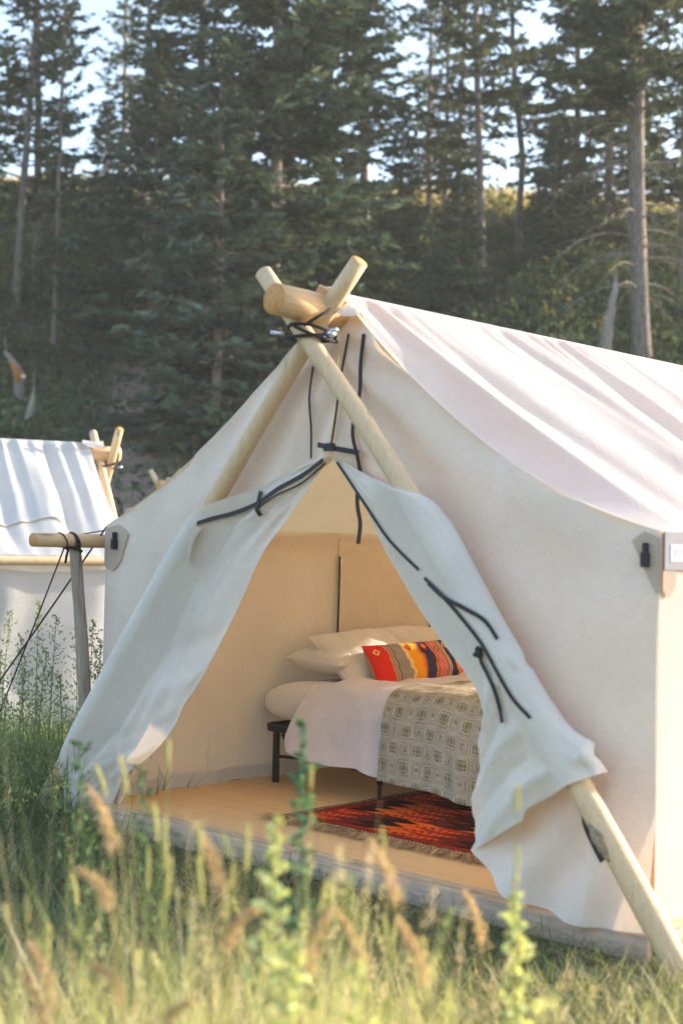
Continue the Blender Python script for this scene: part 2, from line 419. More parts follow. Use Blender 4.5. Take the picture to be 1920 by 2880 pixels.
def coons(left, right, top, bot):
    """left/right run downwards (n), top/bot run left to right (m)"""
    n, m = len(left), len(top)
    s = np.linspace(0, 1, n)[:, None, None]; t = np.linspace(0, 1, m)[None, :, None]
    L = left[:, None]; Rr = right[:, None]; T = top[None]; B = bot[None]
    return ((1 - t) * L + t * Rr + (1 - s) * T + s * B
            - ((1 - s) * (1 - t) * left[0] + (1 - s) * t * right[0] + s * (1 - t) * left[-1] + s * t * right[-1]))

def polyline(pts, n):
    P = np.asarray(pts, float); d = np.r_[0, np.cumsum(np.linalg.norm(np.diff(P, axis=0), axis=1))]
    t = np.linspace(0, d[-1], n); return np.stack([np.interp(t, d, P[:, k]) for k in range(3)], -1)

def gable_seam(side, sagf, n, drop=0.0):
    s = np.linspace(0, 1, n); u = 1.83 + side * 1.83 * s
    z = RIDGE - (RIDGE - EAVE) * s - (sagf + 0.03) * 4 * s * (1 - s) - drop
    return np.stack([u, 0 * s, z], -1)

def front_half(side, sagf, inner, hem, seed, n=90, m=60, foot=0.06, amp=1.0):
    """front canvas between the gable seam and the door edge; side -1 left, +1 right"""
    seam = gable_seam(side, sagf, 50)
    corner = (TW if side > 0 else 0.0)
    outer = np.vstack([seam, [[corner, 0, 1.2], [corner, 0, 0.6], hem[-1] if side > 0 else hem[0]]])
    outer = polyline(outer, n)
    inner = polyline(inner, n)
    top = np.repeat(seam[:1], m, 0)
    bot = spline(hem, m)
    P = coons(inner, outer, top, bot) if side > 0 else coons(outer, inner, top, bot)
    U, Z = P[..., 0], P[..., 2]
    d = np.abs(U - corner)
    # pull lines run from the eave corner and from the peak
    ang = np.arctan2(RIDGE - Z, side * (U - 1.83) + 0.3)
    rad = np.hypot(RIDGE - Z, U - 1.83)
    w = 0.020 * np.sin(ang * 26 + 2 * vnoise(U * 2, Z * 2, seed)) * smooth(0.1, 0.5, rad) * (1 - smooth(0.9, 2.0, rad))
    w = w + 0.028 * vnoise(U * 2.3, Z * 1.6, seed + 1) + 0.011 * vnoise(U * 6, Z * 5, seed + 2) + 0.004 * vnoise(U * 15, Z * 11, seed + 4)
    edge = np.minimum(1, d / 0.25)
    P[..., 1] += amp * w * edge * smooth(0, 0.25, rad)
    return P

def wall_side(u, seed, z0, v0=0, v1=TL, n=110, m=40, amp=0.012, flare=0.0):
    V, Z = np.meshgrid(np.linspace(v0, v1, n), np.linspace(EAVE + 0.0, z0, m), indexing='ij')
    e = np.clip((EAVE - Z) / 0.3, 0, 1) * np.clip((Z - z0) / 0.1, 0, 1)
    U = u + amp * e * (vnoise(V * 1.7, Z * 1.2, seed) + 0.5 * np.sin(V * 9 + 2 * vnoise(V * 2, Z * 1.5, seed + 1))) + flare * smooth(0.5, 0, Z)
    return np.stack([U, V, Z], -1)

def face_v(me_pts, u, z):
    """v of a canvas surface near (u,z)"""
    Q = me_pts.reshape(-1, 3); d = (Q[:, 0] - u) ** 2 + (Q[:, 2] - z) ** 2
    k = np.argsort(d)[:4]; return Q[k, 1].min()

def lay(P, pts, off=0.008): return [(u, face_v(P, u, z) - off, z) for (u, z) in pts]

def drape_pole(P, a, b, vc, r, side, wgt):
    """lay a canvas sheet over a slanting pole: v of the sheet is pulled in front of the pole"""
    a, b = np.array(a), np.array(b); d = (b - a) / np.linalg.norm(b - a)
    q = np.stack([P[..., 0] - a[0], P[..., 2] - a[1]], -1)
    dist = np.abs(q[..., 0] * d[1] - q[..., 1] * d[0])
    env = np.where(dist < r * .75, vc - np.sqrt(np.clip(r ** 2 - dist ** 2, 0, None)), vc - r * .66 + (dist - r * .75) * (.75 if side < 0 else .62))
    tgt = np.minimum(P[..., 1], env)
    P[..., 1] = P[..., 1] * (1 - wgt) + tgt * wgt

def ring(c, r, ax, n=20, tilt=0.0, ph=0.0, open_=0.0):
    ax = np.array(ax, float); ax /= np.linalg.norm(ax)
    a = np.cross(ax, [0, 0.3, 1]); a /= np.linalg.norm(a); b = np.cross(ax, a)
    th = np.linspace(0, 2 * np.pi, n)
    return np.array(c) + r * (np.cos(th)[:, None] * a + np.sin(th)[:, None] * b) + ax * (tilt * np.sin(th + ph))[:, None]
HEMR = [(2.855, -.12, .358), (2.986, -.15, .285), (3.094, -.168, .217), (3.261, -.172, .168), (3.418, -.172, .148), (3.57, -.172, .152), (3.70, -.14, .165)]
def build_main_tent():
    t = thing('wall_tent', 'large white canvas wall tent with door tied open over its poles', 'tent', (1.83, 0, 0), FT)
    Pr = roof_slope(+1, 11, 0.16); Pl = roof_slope(-1, 31, 0.075)
    link('roof_slope', surf('roof_slope', Pr, M['roof']), t, label='sunlit folded roof canvas on the near side')
    link('roof_slope', surf('roof_slope', Pl[:, ::-1], M['roof']), t, label='shaded far roof canvas')
    # door halves' wall canvas
    hemR = HEMR
    innR = [(1.83, 0, RIDGE), (1.84, -.005, 2.1), (2.27, -.02, 1.74), (2.60, -.03, 1.3), (2.93, -.03, .8), (2.93, -.06, .52), HEMR[0]]
    FR_ = front_half(+1, 0.16, innR, hemR, 41)
    FR_[..., 1] -= 0.03 * smooth(.9, 0.3, FR_[..., 2]) * smooth(3.6, 3.0, FR_[..., 0]) * (1 + 0.6 * np.sin(FR_[..., 0] * 9 + FR_[..., 2] * 4))
    a2 = np.arctan2(.95 - FR_[..., 2], 3.55 - FR_[..., 0]); lo = smooth(.85, .45, FR_[..., 2]) * smooth(3.62, 3.45, FR_[..., 0])
    FR_[..., 1] -= lo * (.030 * np.sin(a2 * 15 + 1.5 * vnoise(FR_[..., 0] * 5, FR_[..., 2] * 5, 8)) + .020 * vnoise(FR_[..., 0] * 8, FR_[..., 2] * 7, 9) + .022)
    link('front_wall', surf('front_wall', FR_, CAN), t, label='plain front canvas right of the door')
    hemL = [(0.0, 0, .10), (0.08, 0, .10), (0.16, 0, .10)]
    innL = [(1.83, 0, RIDGE), (1.82, -.005, 2.1), (1.43, -.01, 1.80), (1.05, -.02, 1.30), (.68, -.02, .80), (.36, -.02, .42), (.16, 0, .10)]
    FL_ = front_half(-1, 0.075, innL, hemL, 51)
    link('front_wall', surf('front_wall', FL_, CAN), t, label='front canvas left of the door')
    # side walls, unseen rear wall with gaps shaped to let sun patches in
    link('side_wall', surf('side_wall', wall_side(TW, 61, 0.04), M['roof']), t)
    Pw = wall_side(0.0, 71, 0.165)
    link('side_wall', surf('side_wall', Pw[:, ::-1], CAN), t)
    g = lambda u: RIDGE - (RIDGE - EAVE) * abs(u - 1.83) / 1.83
    V, F = [], []
    def piece(pts):
        F.append(tuple(range(len(V), len(V) + len(pts)))); V.extend([(u, TL, z) for u, z in pts])
    piece([(0, .04), (1.88, .04), (1.88, g(1.88)), (1.83, RIDGE), (0, EAVE)])
    piece([(1.88, .04), (2.10, .04), (2.10, 1.745), (1.88, 1.745)]); piece([(1.88, 1.835), (2.10, 1.835), (2.10, g(2.10)), (1.88, g(1.88))])
    piece([(2.10, .04), (2.75, .04), (2.75, g(2.75)), (2.10, g(2.10))])
    piece([(2.75, .04), (3.38, .04), (3.38, 1.62), (2.75, 1.62)]); piece([(2.75, 2.06), (3.38, 1.84), (3.38, g(3.38)), (2.75, g(2.75))])
    piece([(3.38, .04), (TW, .04), (TW, EAVE), (3.38, g(3.38))])
    link('rear_wall', py_mesh('rear_wall', V, F, CAN), t, label='unseen rear canvas with gaps cut to let sun patches in')
    # hem and seams inside
    pts = [(0.012 + 0.012 * math.sin(k * 1.7), v, 0.20 + 0.008 * math.sin(k * 2.3)) for k, v in enumerate(np.linspace(0.05, 4.2, 26))]
    link('bottom_hem', ribbon('bottom_hem', pts, 0.085, M['canvas2'], normal=(1, 0, 0), n=80), t)
    for v in (0.83, 1.98, 3.1):
        link('seam', ribbon('seam', [(0.006, v, .2), (0.008, v + .004, 1.0), (0.004, v, 1.73)], 0.010, CAN, normal=(1, 0, 0)), t)
    link('eave_seam', ribbon('eave_seam', [(0.012, v, 1.722 - .03 * abs(math.sin(v * 1.6))) for v in np.linspace(.05, 4.2, 14)], 0.03, CAN, normal=(1, 0, 0), n=60), t)
    # roll-down window panel in the far side wall, two zippers
    Vv, Zz = np.meshgrid(np.linspace(1.97, 2.93, 30), np.linspace(1.60, .9, 20), indexing='ij')
    Pn = np.stack([0.030 + 0.006 * vnoise(Vv * 4, Zz * 3, 5), Vv, Zz], -1)
    wp = link('window_panel', surf('window_panel', Pn[:, ::-1], CAN), t)
    link('zipper', ribbon('zipper', [(.042, 1.95, 1.59), (.044, 1.945, 1.3), (.042, 1.94, .95)], 0.016, M['webbing'], normal=(1, 0, 0)), wp)
    link('zipper', ribbon('zipper', [(.042, 2.915, 1.59), (.044, 2.92, 1.3), (.042, 2.922, .95)], 0.016, M['webbing'], normal=(1, 0, 0)), wp)
    link('zipper_pull', bevbox('zipper_pull', .047, .053, 1.950, 1.962, 1.53, 1.575, M['bolt'], .001), wp)
    # collar of canvas round the ridge log and the pointed fold under it
    th = np.linspace(-0.75, 1.1, 26); vv = np.linspace(-0.14, 0.05, 9)
    TH, VV = np.meshgrid(th, vv, indexing='ij')
    rr = 0.100 + 0.008 * np.sin(TH * 7 + VV * 30) + 0.02 * np.clip(TH, 0, 2) * (vv[None] < 0)
    vj = VV - 0.02 * np.sin(TH * 4)
    link('ridge_collar', surf('ridge_collar', np.stack([1.83 + rr * np.sin(TH * 1.25), vj, 2.835 + rr * np.cos(TH * 1.25)], -1), CAN), t)
    c = np.array([[(1.93, -.13, 2.80), (1.98, -.12, 2.775), (2.03, -.10, 2.775)],
                  [(1.95, -.07, 2.85), (2.01, -.08, 2.815), (2.045, -.07, 2.795)],
                  [(1.94, 0.0, 2.86), (1.99, -.01, 2.82), (2.03, -.02, 2.76)]])
    link('collar_fold', surf('collar_fold', c, CAN), t)
    # ---- flap pulled out over the right-hand pole
    n = 90
    inn = spline([(1.85, -.03, 2.094), (2.112, -.05, 1.813), (2.307, -.06, 1.579), (2.503, -.08, 1.356), (2.735, -.1, 1.161), (2.85, -.12, 1.06), (2.865, -.14, .799), (2.855, -.15, .428), (2.885, -.16, .367)], n)
    out = spline([(1.862, -.03, 2.102), (2.064, -.08, 2.025), (2.345, -.2, 1.953), (2.62, -.27, 1.868), (2.70, -.27, 1.79), (2.845, -.27, 1.60), (2.99, -.27, 1.40), (3.13, -.27, 1.22), (3.28, -.27, 1.03), (3.39, -.27, .92), (3.46, -.27, .885), (3.53, -.27, .775)], n)
    w = np.linspace(0, 1, 50); tt = np.linspace(0, 1, n)
    cols = []
    for k in w:
        p = inn * (1 - k) + out * k
        lift = 0.0 * tt
        p[:, 1] -= (0.05 * np.sin(np.pi * min(1, k * 1.02)) * smooth(0, 0.2, tt))
        # slack folds across the lower half, running up to the pole
        low = smooth(.62, .8, tt)
        q = tt * 1.0 + k * 0.035
        p[:, 1] -= low * (0.048 * np.sin(q * 58 + 1.5 * np.sin(k * 3)) ** 3 + 0.020 * vnoise(tt * 14, np.full(n, k * 4), 3)) * (0.35 + .65 * k)
        p[:, 1] -= 0.016 * vnoise(tt * 6, np.full(n, k * 3.0), 8) + 0.006 * vnoise(tt * 22, np.full(n, k * 11.0), 18)
        p[:, 2] += 0.028 * np.sin(np.pi * k) * smooth(.93, 1, tt) * (1 if k > .45 else -.35)
        cols.append(p)
    PRF = np.stack(cols, 1)
    drape_pole(PRF, (2.539, 1.879), (3.434, .74), -.24, .074, +1, smooth(.10, .30, tt)[:, None])
    nn = np.array([.786, 0, .618]); bl = smooth(.14, .30, tt)[:, None]
    e = PRF[:, -1]
    tk = [e + bl * np.array([.012, .055, .009]), e + bl * np.array([.004, .095, .003]), e + bl * np.array([-.03, .12, -.024])]
    PRF = np.concatenate([PRF] + [q[:, None] for q in tk], 1)
    rf = link('door_flap', surf('door_flap', PRF, CAN), t, label='right door flap wrapped over its pole')
    tr = [(1.882, 2.074), (2.0, 1.975), (2.179, 1.845), (2.343, 1.695), (2.45, 1.63), (2.576, 1.566), (2.702, 1.471), (2.823, 1.407), (2.99, 1.365), (3.064, 1.307), (3.112, 1.243), (3.204, 1.162), (3.262, 1.065)]
    link('zipper_tape', ribbon('zipper_tape', lay(PRF, tr[:6], .006), 0.013, M['webbing'], n=30), rf)
    link('zipper_tape', ribbon('zipper_tape', lay(PRF, [(2.62, 1.53), (2.76, 1.45), (2.90, 1.36), (3.0, 1.27), (3.09, 1.15), (3.17, 1.05), (3.26, .98)], .008), 0.015, M['webbing'], n=30), rf)
    link('tie_strap', ribbon('tie_strap', lay(PRF, [(2.66, 1.51), (2.78, 1.45), (2.92, 1.41), (3.02, 1.36), (3.08, 1.29)], .018), 0.018, M['webbing']), rf)
    link('tie_strap', ribbon('tie_strap', lay(PRF, [(3.0, 1.25), (2.985, 1.19), (3.02, 1.14), (3.055, 1.07), (3.06, .99), (3.085, .94)], .016), 0.018, M['webbing']), rf)
    kv = face_v(PRF, 2.99, 1.23)
    link('knot', multi_tube('knot', [(ring((2.99, kv - .018, 1.23), .016, (1, .3, .4), 12), np.full(12, .011)), (ring((2.985, kv - .02, 1.215), .014, (.2, .3, 1), 12), np.full(12, .010))], M['webbing'], 6), rf)
    # ---- flap pulled out over the left-hand pole
    inn = spline([(1.814, -.03, 2.095), (1.605, -.05, 1.848), (1.39, -.06, 1.61), (1.208, -.08, 1.292), (1.072, -.1, 1.061), (.904, -.12, .833), (.712, -.1, .612), (.541, -.08, .484), (.258, -.05, .298), (.158, -.03, .12)], n)
    out = spline([(1.813, -.03, 2.108), (1.62, -.06, 2.055), (1.40, -.08, 1.965), (1.20, -.06, 1.895), (1.0, -.05, 1.82), (.80, -.04, 1.68), (.58, -.03, 1.42), (.33, -.03, 1.10), (.12, -.03, .80), (-.04, -.05, .56), (-.13, -.12, .36), (-.10, -.14, .09)], n)
    cols = []
    for k in w:
        p = inn * (1 - k) + out * k
        p[:, 1] -= 0.03 * np.sin(np.pi * k) * smooth(0, .25, tt)
        p[:, 1] -= 0.030 * vnoise(tt * 7, np.full(n, k * 3.5), 13) * np.sin(np.pi * k) + 0.010 * vnoise(tt * 18, np.full(n, k * 9), 14)
        p[:, 1] -= smooth(.6, .9, tt) * smooth(.2, .6, k) * (0.05 * np.abs(vnoise(tt * 9 + k * 3, np.full(n, k * 6.0), 44)) + .015 * vnoise(tt * 25, np.full(n, k * 12.0), 45))
        # soft diagonal folds near the opening
        p[:, 1] -= 0.020 * np.sin(tt * 26 - k * 7) ** 3 * smooth(.30, .5, tt) * (1 - smooth(.05, .7, k)) * smooth(0, .06, k)
        cols.append(p)
    PLF = np.stack(cols, 1)
    drape_pole(PLF, (1.182, 2.003), (-.109, .423), -.13, .078, -1, smooth(.08, .22, tt)[:, None])
    lf = link('door_flap', surf('door_flap', PLF[:, ::-1], CAN), t, label='left door flap thrown back over its pole')
    top = lay(PLF, [(1.80, 2.088), (1.679, 2.02), (1.514, 1.94), (1.386, 1.875), (1.211, 1.815), (1.12, 1.79), (1.045, 1.765)], .010)
    link('zipper_tape', ribbon('zipper_tape', top, 0.022, M['webbing'], normal=(0, -1, .2), n=40), lf)
    link('zipper_tape', ribbon('zipper_tape', lay(PLF, [(1.80, 2.072), (1.66, 1.975), (1.50, 1.905), (1.38, 1.842)], .007), 0.009, M['webbing'], n=30), lf)
    link('tie_tab', ribbon('tie_tab', lay(PLF, [(1.40, 1.935), (1.39, 1.885), (1.395, 1.845), (1.405, 1.81)], .016), 0.026, M['webbing']), lf)
    cz = [(1.045, 1.775), (1.0, 1.72), (.965, 1.65), (.935, 1.575)]
    c0 = lay(PLF, cz, .004); c1 = [(u + .012, v - .035 * (1 - .22 * i), z - .028) for i, (u, v, z) in enumerate(c0)]; c2 = [(u + .05 - .012 * i, v - .006, z - .03) for i, (u, v, z) in enumerate(c0)]
    link('curled_corner', surf('curled_corner', np.stack([spline(r, 12) for r in (c0, c1, c2)]), CAN), lf)
    th = np.linspace(0, 2 * np.pi, 14)
    V = [(1.36 + .026 * math.cos(a) * (1 + .2 * math.sin(3 * a)), 0, 1.80 + .030 * math.sin(a)) for a in th[:-1]]
    V = [(x, face_v(PLF, x, z) - .004, z) for x, _, z in V]
    # buckle on the wall beside the flap
    link('buckle', bevbox('buckle', .665, .715, face_v(FL_, .69, 1.66) - .022, face_v(FL_, .69, 1.66) - .002, 1.645, 1.675, M['webbing'], .005), t)
    # ---- straps over the door peak
    link('zipper_line', ribbon('zipper_line', lay(np.concatenate([FR_.reshape(-1, 3), FL_.reshape(-1, 3)]), [(1.925, 2.706), (1.886, 2.498), (1.85, 2.253), (1.829, 2.13)], .022), 0.013, M['webbing']), t)
    link('hanging_strap', ribbon('hanging_strap', lay(FR_, [(2.027, 2.697), (2.012, 2.55), (2.017, 2.42), (1.997, 2.2), (1.995, 2.1), (2.015, 1.99)], .02), 0.022, M['webbing']), t)
    link('zipper_line', ribbon('zipper_line', lay(FL_, [(1.692, 2.56), (1.69, 2.4), (1.68, 2.25), (1.673, 2.10)], .018), 0.012, M['webbing']), t)
    st = link('cross_strap', ribbon('cross_strap', [(1.755, -.05, 2.165), (1.84, -.075, 2.15), (1.93, -.085, 2.135), (2.05, -.07, 2.115)], 0.026, M['webbing'], n=16), t)
    link('buckle', bevbox('buckle', 1.84, 1.905, -.104, -.082, 2.126, 2.166, M['webbing'], .006), st)
    link('hanging_strap', ribbon('hanging_strap', [(2.0, -.02, 1.93), (1.99, -.005, 1.86), (2.005, .0, 1.78), (1.995, .0, 1.675)], 0.024, M['webbing']), t)
    link('tie_strap', ribbon('tie_strap', [(3.40, -.13, .64), (3.42, -.15, .56), (3.47, -.16, .48), (3.52, -.17, .42)], 0.028, M['webbing']), t)
    # ---- corner reinforcements, clips, sewn label
    def polypatch(name, pts, lab=None):
        me = py_mesh(name, pts, [tuple(range(len(pts)))], M['patch']); return link(name, me, t)
    v = -.012
    polypatch('corner_patch', [(3.529, v, 1.713), (3.59, v, 1.752), (3.658, v, 1.728), (3.658, v, 1.505), (3.645, v, 1.50)][::-1])
    polypatch('corner_patch', [(.004, v, 1.735), (.004, v, 1.52), (.085, v, 1.491), (.155, v, 1.544), (.22, v, 1.709), (.13, v, 1.76)])
    polypatch('corner_patch', [(3.672, .0, 1.60), (3.672, .105, 1.60), (3.672, .10, 1.53), (3.672, .05, 1.48), (3.672, .0, 1.51)])
    for x0, z0 in ((3.605, 1.655), (.115, 1.665)):
        b = link('clip', bevbox('clip', x0 - .016, x0 + .016, -.045, -.014, z0 - .05, z0 + .012, M['webbing'], .006), t)
        link('clip_tongue', bevbox('clip_tongue', x0 - .010, x0 + .010, -.040, -.016, z0 + .012, z0 + .05, M['webbing'], .004), b)
    lab = link('sewn_label', bevbox('sewn_label', 3.668, 3.677, .002, .34, 1.594, 1.752, M['label_grey'], .003), t)
    link('label_panel', bevbox('label_panel', 3.677, 3.680, .045, .30, 1.63, 1.70, M['label_white'], .001), lab)
    for k in range(5):
        link('label_mark', bevbox('label_mark', 3.680, 3.6815, .07 + k * .045, .095 + k * .045, 1.648 + .012 * (k % 2), 1.682, M['label_ink'], .0004), lab)
    return t
build_main_tent()

# ------------------------------------------------------------------ poles, rails, cords of the big tent
def log(name, path, r0, r1, mat, label, cat='pole', fr=FT, base=None, bend=0.0, n=26, seg=18, ends=True, group=None, jit=0.012):
    P = spline(path, n); rad = np.linspace(r0, r1, n) * (1 + 0.025 * np.sin(np.arange(n) * .9))
    base = base or tuple(P[-1]) if not base else base
    t = thing(name, label, cat, base, fr, group)
    link('shaft', tube('shaft', P, rad, mat, seg, True, jit), t)
    if ends:
        for a, b, r in ((P[0], P[1], rad[0]), (P[-1], P[-2], rad[-1])):
            d = (a - b) / np.linalg.norm(a - b)
            link('cut_end', tube('cut_end', [a - d * .004, a + d * .0025], [r * 0.985, r * 0.95], M['endgrain'], seg), t)
    return t

rp = log('tent_pole', [(1.534, -.24, 3.018), (1.841, -.24, 2.676), (2.145, -.24, 2.34), (2.539, -.24, 1.879), (3.434, -.24, .74), (3.664, -.24, .43), (3.985, -.24, -.02)], .044, .054, M['pole'],
         'peeled log pole running down right from the tent peak to the grass')
# strip of bark left on it near the foot
bk = spline([(3.545, -.300, .60), (3.60, -.302, .53), (3.65, -.303, .46)], 12)
link('bark_strip', tube('bark_strip', bk + np.array([-.020, .020, -.008]), 0.028 * np.sin(np.linspace(.35, 2.9, 12)), M['bark'], 9, True, .18), rp)
log('tent_pole', [(2.08, -.13, 3.028), (1.806, -.13, 2.735), (1.514, -.13, 2.398), (1.182, -.13, 2.003), (-.109, -.13, .423), (-.46, -.13, -.02)], .044, .052, M['pole'],
    'peeled log pole running down left from the tent peak under the flap')
log('ridge_pole', [(1.83, -.445, 2.829), (1.83, -.10, 2.822), (1.83, 1.5, 2.806), (1.83, 4.7, 2.806)], .076, .072, M['pole_ridge'],
    'thick ridge log jutting out at the peak of the big tent', base=(1.83, 0, 2.83))
log('eave_pole', [(-.055, -.468, 1.66), (-.055, 1.0, 1.665), (-.055, 4.5, 1.66)], .040, .040, M['pole_ridge'],
    'golden eave log sticking out past the left corner of the big tent', base=(-.055, 0, 1.66))
log('support_post', [(-.055, -.178, 1.618), (-.055, -.10, .95), (-.055, -.04, .26), (-.055, -.02, -.03)], .034, .042, M['pole_grey'],
    'grey weathered post propping the eave log left of the big tent', cat='post')

def lashing(name, label, loops, ends, fr, mat, rad=.007, cat='cord', group=None):
    tubes = [(l, np.full(len(l), rad)) for l in loops + ends]
    me = multi_tube(name, tubes, mat, 6)
    c = np.mean(loops[0], axis=0)
    return link(name, me, base=tuple(c), fr=fr, label=label, category=None) if False else props(link(name, me, None, tuple(c), fr), label, cat, group)

c0 = (1.83, -.185, 2.70)
lashing('lashing_cord', 'black cord lashing where the two poles of the big tent cross',
        [ring((1.83, -.19, 2.70), .115, (0.25, .1, 1), tilt=.03), ring((1.83, -.19, 2.675), .118, (-.2, .1, 1), tilt=.03, ph=1.5), ring((1.86, -.19, 2.69), .11, (.6, 0, 1), tilt=.02)],
        [spline([(1.88, -.29, 2.72), (1.95, -.28, 2.75), (1.97, -.2, 2.80)], 8)], FT, M['cord'], .0085)
bt = thing('threaded_bolt', 'zinc bolt pushed through the crossed poles of the big tent', 'bolt', (1.72, -.2, 2.69), FT)
link('rod', tube('rod', [(1.60, -.24, 2.715), (1.69, -.24, 2.70)], .011, M['bolt'], 10), bt)
link('rod', tube('rod', [(1.93, -.2, 2.68), (2.01, -.2, 2.70)], .011, M['bolt'], 10), bt)
link('nut', tube('nut', [(1.955, -.2, 2.675), (1.985, -.2, 2.69)], .023, M['bolt'], 6), bt)
link('washer', tube('washer', [(1.94, -.2, 2.67), (1.948, -.2, 2.675)], .030, M['bolt'], 14), bt)
lashing('lashing_cord', 'black cord tied round the eave log at the grey post',
        [ring((-.055, -.185, 1.655), .049, (0, 1, .15), tilt=.01), ring((-.055, -.20, 1.655), .049, (0, 1, -.1), tilt=.01), ring((-.055, -.19, 1.61), .048, (.1, .5, 1), tilt=.01)],
        [spline([(-.10, -.19, 1.62), (-.105, -.2, 1.57), (-.10, -.21, 1.53)], 6)], FT, M['cord'], .008)
lashing('lashing_cord', 'thin cord loop round the golden eave log near its end', [ring((-.055, -.27, 1.66), .047, (0, 1, .2), tilt=.012)],
        [spline([(-.10, -.27, 1.665), (-.09, -.1, 1.70), (-.05, 0.03, 1.725)], 10)], FT, M['rope'], .004)
def rope(name, a, b, rad, label, sag=.03):
    a, b = np.array(a), np.array(b); t = np.linspace(0, 1, 20)[:, None]
    P = a * (1 - t) + b * t; P[:, 2] -= sag * 4 * (t * (1 - t))[:, 0]
    props(link(name, tube(name, P, rad, M['rope'], 6), None, tuple(b), W0), label, 'rope')
rope('guy_rope', FT.world((-.06, -.25, 1.62)), (-2.354, 8.973, 0.0), .005, 'dark red guy rope slanting steeply from the eave log to the grass', .02)
rope('guy_rope', FT.world((0.0, 0.0, 1.745)), (-2.614, 8.584, 0.0), .0055, 'dark red guy rope slanting from the tent corner to the grass', .03)

# ------------------------------------------------------------------ deck
def build_deck():
    t = thing('tent_deck', 'low wooden platform of plywood sheets and beams under the big tent', 'deck', (1.83, 2.0, 0), FT)
    us = [0.0, .67, 1.89, 3.11, 3.70]; vs_ = [-.108, .93, 3.37, 4.35]
    k = 0
    for i in range(4):
        for j in range(3):
            off = 0
            u0, u1, v0, v1 = us[i] + .003, us[i + 1] - .003, vs_[j] + .003, vs_[j + 1] - .003
            link('plywood_sheet', bevbox('plywood_sheet', u0, u1, v0, v1, DECK - .019, DECK - .002 * ((i + j) % 2) * .6, M['ply'], .002), t)
    link('front_beam', bevbox('front_beam', -.02, 1.725, -.150, -.111, .035, DECK + .004, M['beam'], .006), t, label='grey weathered front beam')
    link('front_beam', bevbox('front_beam', 1.731, 3.72, -.152, -.112, .02, DECK - .002, M['beam2'], .006), t, label='pinkish front beam')
    link('edge_strip', bevbox('edge_strip', -.02, 3.72, -.1085, -.06, DECK + .001, DECK + .010, M['beam'], .003), t)
    for u in (.3, 1.5, 2.7, 3.5):
        link('joist', bevbox('joist', u, u + .09, -.105, 4.3, -.02, DECK - .022, M['beam'], .004), t)
    link('side_beam', bevbox('side_beam', 3.705, 3.745, -.108, 4.35, .0, DECK - .01, M['beam2'], .005), t)
    link('side_beam', bevbox('side_beam', -.045, -.005, -.108, 4.35, .0, DECK - .01, M['beam'], .005), t)
build_deck()

# ------------------------------------------------------------------ bed
BZ = 0.525
def build_bed():
    t = thing('bed_frame', 'black metal folding platform bed frame on the plywood deck', 'bed frame', (1.1, 1.9, DECK), FT)
    v0, v1, u0, u1 = 1.19, 2.70, .13, 2.16
    def rect(u0, u1, v0, v1, z, r=.07):
        pts = []
        for cx, cy, a0 in ((u1 - r, v1 - r, 0), (u0 + r, v1 - r, 90), (u0 + r, v0 + r, 180), (u1 - r, v0 + r, 270)):
            for k in range(6):
                a = R_(a0 + k * 18); pts.append((cx + r * math.cos(a), cy + r * math.sin(a), z))
        pts.append(pts[0]); return np.array(pts)
    link('rim', multi_tube('rim', [(rect(u0, u1, v0, v1, BZ - .012), np.full(25, .0155)), (rect(u0, u1, v0, v1, BZ - .035), np.full(25, .012))], M['metal'], 8), t)
    for v in np.linspace(v0 + .15, v1 - .15, 8):
        link('slat', bevbox('slat', u0 + .02, u1 - .02, v - .012, v + .012, BZ - .03, BZ - .012, M['metal'], .003), t)
    for u, adj in ((.23, False), (1.105, True), (2.06, False)):
        for v in (v0 + .012, (v0 + v1) / 2, v1 - .012):
            if adj:
                l = link('leg', tube('leg', [(u, v, BZ - .04), (u, v, DECK + .17)], .0165, M['metal'], 12), t)
                link('lower_tube', tube('lower_tube', [(u, v, DECK + .17), (u, v, DECK + .002)], .0125, M['metal'], 12), l)
                link('collar', tube('collar', [(u, v, DECK + .20), (u, v, DECK + .10)], .019, M['metal'], 12), l)
            else:
                l = link('leg', bevbox('leg', u - .017, u + .017, v - .017, v + .017, DECK + .002, BZ - .02, M['metal'], .004), t)
        if not adj:
            s = 1 if u < 1 else -1
            for v in (v0 + .012,):
                link('brace', tube('brace', [(u + s * .05, v, BZ - .05), (u + s * .07, v + .02, BZ - .10), (u + s * .17, v + .05, BZ - .185), (u + s * .17, v + .05, BZ - .205)], .0125, M['metal'], 8), t)
            link('cross_bar', tube('cross_bar', [(u, v0 + .01, BZ - .20), (u + s * .30, v0 + .06, BZ - .19), (u + s * .55, v0 + .12, BZ - .17)], .011, M['metal'], 8), t)
build_bed()

def rounded_slab(u0, u1, v0, v1, z0, z1, r=.10, n=46, m=40, puff=0.02, seed=1):
    """closed soft slab (mattress) from a superellipsoid-like mapping"""
    th = np.linspace(-np.pi / 2, np.pi / 2, m); ph = np.linspace(0, 2 * np.pi, n * 2, endpoint=False)
    TH, PH = np.meshgrid(th, ph, indexing='ij')
    sp = lambda x, e: np.sign(x) * np.abs(x) ** e
    cx, cy, cz = (u0 + u1) / 2, (v0 + v1) / 2, (z0 + z1) / 2
    x = cx + (u1 - u0) / 2 * sp(np.cos(TH), .26) * sp(np.cos(PH), .16)
    y = cy + (v1 - v0) / 2 * sp(np.cos(TH), .26) * sp(np.sin(PH), .16)
    z = cz + (z1 - z0) / 2 * sp(np.sin(TH), .75)
    z += puff * .4 * vnoise(x * 5, y * 5, seed) * (np.sin(TH) > 0)
    x += .008 * vnoise(z * 14, y * 5, seed + 1)
    return np.stack([x, y, z], -1), n * 2

